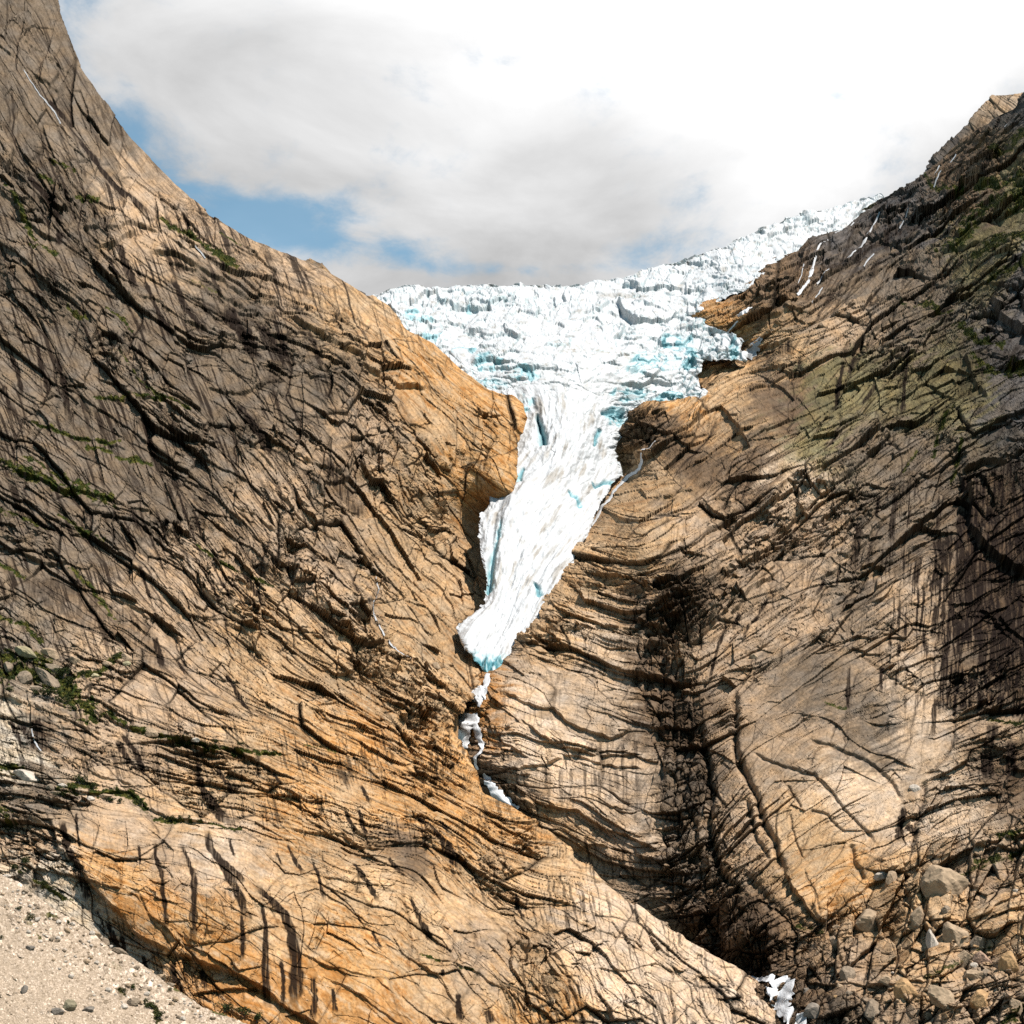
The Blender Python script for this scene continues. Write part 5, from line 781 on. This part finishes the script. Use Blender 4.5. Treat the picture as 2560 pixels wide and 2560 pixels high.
for i, (x, y, w, h, col, rot, lab) in enumerate([
    (137, 1676, 56, 24, GR, 25, 'long rounded grey boulder among the ledge shrubs'), (118, 1706, 84, 30, GR, 38, 'biggest slanting grey boulder on the shrubby ledge'), (58, 1700, 34, 38, GR, 0, 'upright grey boulder with a black cleft on the ledge'), (187, 1654, 34, 30, PK, 30, 'egg shaped tan boulder above the ledge shrubs'), (128, 1648, 50, 26, PK, 20, 'tan boulder behind the long rounded grey one'), (64, 1640, 54, 24, (.3, .25, .15), 20, 'lichen tinted boulder highest over the shrubby ledge'), (316, 1652, 34, 26, PK, 25, 'tan boulder under the streaked dark wall'), (268, 1668, 26, 14, PK, 10, 'low oval boulder in the grass of the ledge'), (238, 1693, 20, 13, (.38, .33, .2), 0, 'yellowish round boulder at the end of the ledge'), (101, 1736, 42, 18, GR, 18, 'half buried grey boulder at the front of the shrubs'),
    (66, 1941, 66, 30, WH, 15, 'wide pale boulder on the lower ledge with a dark crack'), (376, 1836, 36, 24, PK, 20, 'angular tan boulder resting on the middle ledge'), (489, 1855, 24, 16, WH, 0, 'whitest boulder on the middle ledge'), (127, 1973, 22, 15, GR, 0, 'grey round boulder on the lower ledge below the pale one'), (157, 1969, 25, 14, WH, 0, 'pale cap shaped boulder beside the lower ledge bushes'), (140, 1988, 30, 14, GR, 0, 'flat grey boulder at the brink of the lower ledge'), (191, 1997, 24, 12, GR, 0, 'slab boulder casting a black shadow on the lower ledge'), (225, 1997, 20, 12, WH, 0, 'pale stone between slab and big tan block on the lower ledge'), (262, 1993, 46, 16, PK, 5, 'big tan block at the end of the lower ledge'), (22, 1669, 20, 30, GR, 0, 'grey boulder cut by the picture edge on the upper ledge'), (318, 1672, 20, 14, (.38, .33, .2), 0, 'small yellowish boulder under the tan one by the dark wall'), (352, 2012, 16, 20, PK, 0, 'narrow tan stone beside the last bush of the lower ledge'), (1085, 1676, 26, 22, PK, 0, 'round tan boulder stuck on the wall close to the ice cave')]):
    boulder(lab, ML, x, y, w, h, col, 30 + i, rot=rot, sink=.3)
for i, (x, y, w, h, col, rot, lab) in enumerate([
    (2200, 2193, 42, 28, WH, -15, 'pale boulder on the rubble ledge under the split slab'), (2229, 2209, 36, 48, PK, 15, 'upright oval tan boulder beside the pale one on the rubble ledge'), (2360, 2222, 100, 92, PK, -20, 'huge cracked boulder in the middle of the rubble slope'), (2333, 2180, 20, 18, WH, 0, 'small white stone on top of the huge cracked boulder'), (2360, 2288, 28, 26, GR, 0, 'round grey boulder below the huge cracked one'), (2386, 2342, 58, 74, PK, -25, 'tall tan boulder leaning over a black hollow'), (2412, 2396, 34, 58, PK, 10, 'smooth upright boulder at the foot of the tall tan one'), (2455, 2398, 46, 54, (.36, .24, .17), -10, 'reddish boulder beside the smooth upright one'), (2467, 2436, 22, 22, GR, 0, 'round grey stone sitting under the reddish boulder'), (2433, 2442, 62, 40, PK, 5, 'wide split block on the lower rubble'), (2171, 2316, 84, 70, PK, 20, 'big grooved slab block on the inner rubble'), (2264, 2487, 52, 58, OR, 0, 'bright orange square block low in the rubble'), (2357, 2504, 92, 68, PK, 10, 'broad cracked block beside the bright orange one'), (2450, 2502, 62, 50, OR, -10, 'tan orange block near the picture corner'), (2331, 2362, 26, 62, WH, 0, 'pale column of rock standing in the rubble'), (2448, 2352, 38, 42, GR, 0, 'grey brown boulder above the reddish one'), (2215, 2455, 46, 30, PK, 0, 'pale fan shaped block above the black gap'), (2120, 2440, 36, 40, GR, 20, 'grey block above the foaming cascade'), (2010, 2475, 30, 24, (.2, .17, .14), 0, 'dark wet boulder at the lip of the foaming cascade'), (2036, 2530, 50, 44, (.25, .21, .17), 0, 'grey wet boulder beside the foaming cascade'), (2520, 2420, 44, 60, OR, 15, 'orange brown block at the picture edge'), (2540, 2520, 40, 50, PK, 0, 'tan block in the very corner of the rubble'), (2290, 2300, 40, 60, PK, 15, 'ribbed tan block left of the round grey boulder'.replace('left of', 'beside')), (2185, 2530, 44, 56, GR, 10, 'grey pillar block at the bottom of the rubble'), (2085, 2360, 44, 50, (.3, .22, .15), 25, 'brown block in the shade under the bulging slab'),
    (1885, 1648, 26, 18, PK, 0, 'loose tan block on the crown of the bulging slab'), (2286, 1975, 26, 22, WH, 0, 'pale stone in the gap between two split slabs'), (1925, 838, 30, 16, (.12, .1, .08), 0, 'dark boulder over the wet black hollow by the ice lobe')]):
    boulder(lab, MR, x, y, w, h, col, 60 + i, rot=rot, sink=.44)
rs = np.random.RandomState(77); k = 0
while k < 150:
    t = rs.rand(); x = -20 + 640*t; yb = np.interp(x, [0, 33, 126, 233, 326, 419, 512, 620], [2186, 2200, 2266, 2335, 2391, 2461, 2522, 2562]); y = yb + 8 + abs(rs.randn())*70
    if y > 2556 or x < 2: continue
    w = 5 + 9*rs.rand()**2.5; boulder('small pale stone lying loose in the coarse scree below the wall', MS, x, y, w*1.2, w*.8, (WH, GR, PK, WH)[k % 4], 100 + k, 'loose stones on the scree', cat='stone', name='stone', sink=.15); k += 1
k = 0
while k < 14:
    x = rs.uniform(2060, 2556); y = rs.uniform(2150, 2556)
    if y < 2310 - .3*(x - 2050): continue
    w = 7 + 16*rs.rand()**2; boulder('small broken tan stone scattered among the big rubble blocks', MR, x, y, w*1.15, w*.9, (PK, GR, WH, OR)[k % 4], 300 + k, 'loose stones in the rubble', cat='stone', name='stone', sink=.2); k += 1

# ------------------------------------------------------------------ shrubs and turf
LEAF = surf_mat('leaf', (1.5, .3), (.4, .2), .8, 0, .5, .15); BARK = surf_mat('bark', (2, .3), (.5, .2))
def shrub_meshes(seed):
    rs = np.random.RandomState(seed); V = []; F = []; Cc = []; n = 420
    lob = [(rs.uniform(-.6, .6), rs.uniform(-.45, .45), rs.uniform(.25, .75), rs.uniform(.3, .55)) for _ in range(6)]
    for q in range(n):
        cx, cy, cz, r = lob[q % 6]; d = rs.randn(3); d /= np.linalg.norm(d); p = np.array((cx, cy, cz)) + d*r*rs.uniform(.55, 1.05)
        if p[2] < 0: continue
        a = rs.randn(3); a /= np.linalg.norm(a); b = np.cross(a, rs.randn(3)); b /= np.linalg.norm(b); s_ = rs.uniform(.06, .13)
        k0 = len(V); V += [p + a*s_, p + b*s_*.6, p - a*s_, p - b*s_*.6]; F.append((k0, k0 + 1, k0 + 2, k0 + 3)); c = np.array((.017, .023, .005))*rs.uniform(.6, 1.7) + (np.array((.018, .012, 0)) if rs.rand() < .2 else 0); Cc += [c]*4
    SV = []; SF = []
    for q in range(6):
        cx, cy, cz, r = lob[q]; k0 = len(SV); b0 = np.array((cx*.25, cy*.25, -.35)); b1 = np.array((cx, cy, cz)); w = .035
        for p, ww in ((b0, w), (b1, w*.4)): SV += [p + (ww, 0, 0), p + (-ww*.5, ww*.87, 0), p + (-ww*.5, -ww*.87, 0)]
        SF += [(k0 + j, k0 + (j + 1) % 3, k0 + 3 + (j + 1) % 3, k0 + 3 + j) for j in range(3)]
    return (np.array(V), np.array(F), np.array(Cc)), (np.array(SV), np.array(SF))
SH = []
for i in range(4):
    (v, f, c), (sv, sf) = shrub_meshes(900 + i)
    a = mesh_np('foliage', v, f, LEAF, c, link=False); b = mesh_np('stem', sv, sf, BARK, np.full((len(sv), 3), .05), link=False); SH.append((a.data, b.data)); bpy.data.objects.remove(a); bpy.data.objects.remove(b)
def shrub(label, mass, x, y, w, h, i):
    mp = float(mass.at(x, y, mass.mp)); e = bpy.data.objects.new('shrub', None); C.objects.link(e); e.location = mass.at(x, y, mass.Ps) + mass.at(x, y, mass.N0)*mp*2; e.scale = (w*mp*.55, w*mp*.45, h*mp*.8); e.rotation_euler = (0, 0, i*1.3)
    for nm, d in zip(('foliage', 'stem'), SH[i % 4]):
        o = bpy.data.objects.new(nm, d); C.objects.link(o); o.parent = e
    tag(e, label, 'shrub', 'shrubs on the ledges and scree')
for i, (x, y, w, h, lab) in enumerate([
    (156, 1700, 46, 30, 'dense dark shrub behind the biggest slanting boulder'), (176, 1716, 30, 22, 'dark shrub at the upper end of the biggest slanting boulder'), (128, 1752, 56, 26, 'broad dark shrub in front of the slanting boulder'), (160, 1766, 44, 22, 'dark shrub at the brink above the black wet face'), (95, 1748, 34, 18, 'low shrub beside the half buried boulder'), (20, 1700, 36, 18, 'green shrub at the picture edge on the upper ledge'), (30, 1738, 40, 14, 'low green shrub on the ledge near the picture edge'), (210, 1702, 40, 14, 'low shrub beside the yellowish round boulder'), (186, 1783, 30, 16, 'last dark shrub of the upper ledge going downhill'), (285, 1650, 30, 14, 'small shrub under the streaked dark wall'),
    (204, 1963, 38, 26, 'tall round bush on the lower ledge beside the pale cap boulder'), (234, 1974, 26, 18, 'bush next to the tall round one on the lower ledge'), (274, 2004, 34, 12, 'low bush in front of the big tan block'), (300, 2006, 22, 14, 'small bush behind the low one at the big tan block'), (344, 2013, 28, 18, 'last bush at the end of the lower ledge'), (150, 1992, 34, 12, 'low bush at the brink of the lower ledge'), (424, 2053, 34, 15, 'bush in the crack above the streaked dome'), (453, 2056, 16, 12, 'small bush in the middle of the dome crack'), (472, 2057, 14, 12, 'smallest bush at the far end of the dome crack'), (393, 1850, 20, 13, 'bush beside the angular tan boulder'), (460, 1853, 34, 14, 'wide bush against the whitest boulder'), (540, 1862, 26, 9, 'low bush farther along the middle ledge'), (600, 1872, 24, 9, 'low bush near the end of the middle ledge'),
    (69, 2163, 30, 17, 'dark shrub at the wall foot above the scree top'), (42, 2184, 24, 16, 'dark shrub beside the white block at the scree top'), (108, 2213, 26, 12, 'low shrub in the crack over the pale polished slab'), (130, 2226, 28, 10, 'shrub farther down the crack over the pale polished slab'), (76, 2301, 22, 17, 'rounded green shrub alone on the upper scree'), (171, 2311, 14, 12, 'small shrub at the foot of the polished slab'), (46, 2276, 20, 10, 'low scrubby shrub on the upper scree'), (334, 2476, 18, 16, 'upright green shrub on the lower scree'), (362, 2510, 15, 13, 'small dark shrub at the head of the grassy strip'), (378, 2523, 30, 14, 'shrub in the grassy strip of the lower scree'), (398, 2543, 34, 16, 'lowest shrub of the grassy strip on the scree'), (309, 2482, 12, 12, 'tiny shrub beside the upright one on the scree'), (424, 2479, 16, 9, 'low shrub under the overhang on the scree rim'), (372, 2484, 10, 9, 'tiny dark shrub above the grassy strip'), (4, 2349, 12, 12, 'shrub cut by the picture edge on the scree'), (560, 2530, 50, 18, 'long green shrub below the dome overhang'), (606, 2542, 44, 22, 'bushy shrub in the shade of the dome overhang'), (640, 2556, 34, 22, 'dark shrub at the very foot of the dome overhang'), (333, 2342, 12, 16, 'shrub growing in the dark wet cleft')]):
    shrub(lab, MS if (y > 2230 and x < 620 and y > np.interp(x, [0, 126, 326, 512, 620], [2186, 2266, 2391, 2522, 2562]) + 6) else ML, x, y, w, h, i)
def turf(mass, n, seed, name='grass'):
    rs = np.random.RandomState(seed); wgt = (smooth(.45, .9, mass.grass)*mass.keep*(mass.sd > 4)*(mass.Nm[..., 2] > .2)).ravel(); wgt = wgt/wgt.sum(); pick = rs.choice(len(wgt), n, p=wgt)
    P = mass.P.reshape(-1, 3)[pick]; mp = mass.mp.ravel()[pick]; nb = 4; base = np.repeat(P, nb, 0); m_ = np.repeat(mp, nb)[:, None]; N_ = n*nb
    a = rs.uniform(0, 2*np.pi, N_); off = np.stack([np.cos(a), np.sin(a), 0*a], 1); q = base + off*m_*rs.uniform(0, 2.2, (N_, 1)); side = np.stack([-np.sin(a), np.cos(a), 0*a], 1)*m_*rs.uniform(.5, 1.1, (N_, 1)); tip = q + off*m_*rs.uniform(.4, 1.8, (N_, 1)) + np.array((0, 0, 1))*m_*rs.uniform(1.2, 3.6, (N_, 1))
    V = np.stack([q - side, q + side, tip], 1).reshape(-1, 3); F = np.arange(N_*3).reshape(-1, 3); dry = rs.rand(N_, 1) < .3; c = np.where(dry, np.array((.050, .040, .010)), np.array((.018, .024, .005)))*rs.uniform(.5, 1.4, (N_, 1))
    o = mesh_np(name, V, F, LEAF, np.repeat(c, 3, 0)); return tag(o, None, None, None, 'stuff')
turf(ML, 9000, 1); turf(MR, 9000, 2); turf(MS, 500, 3)
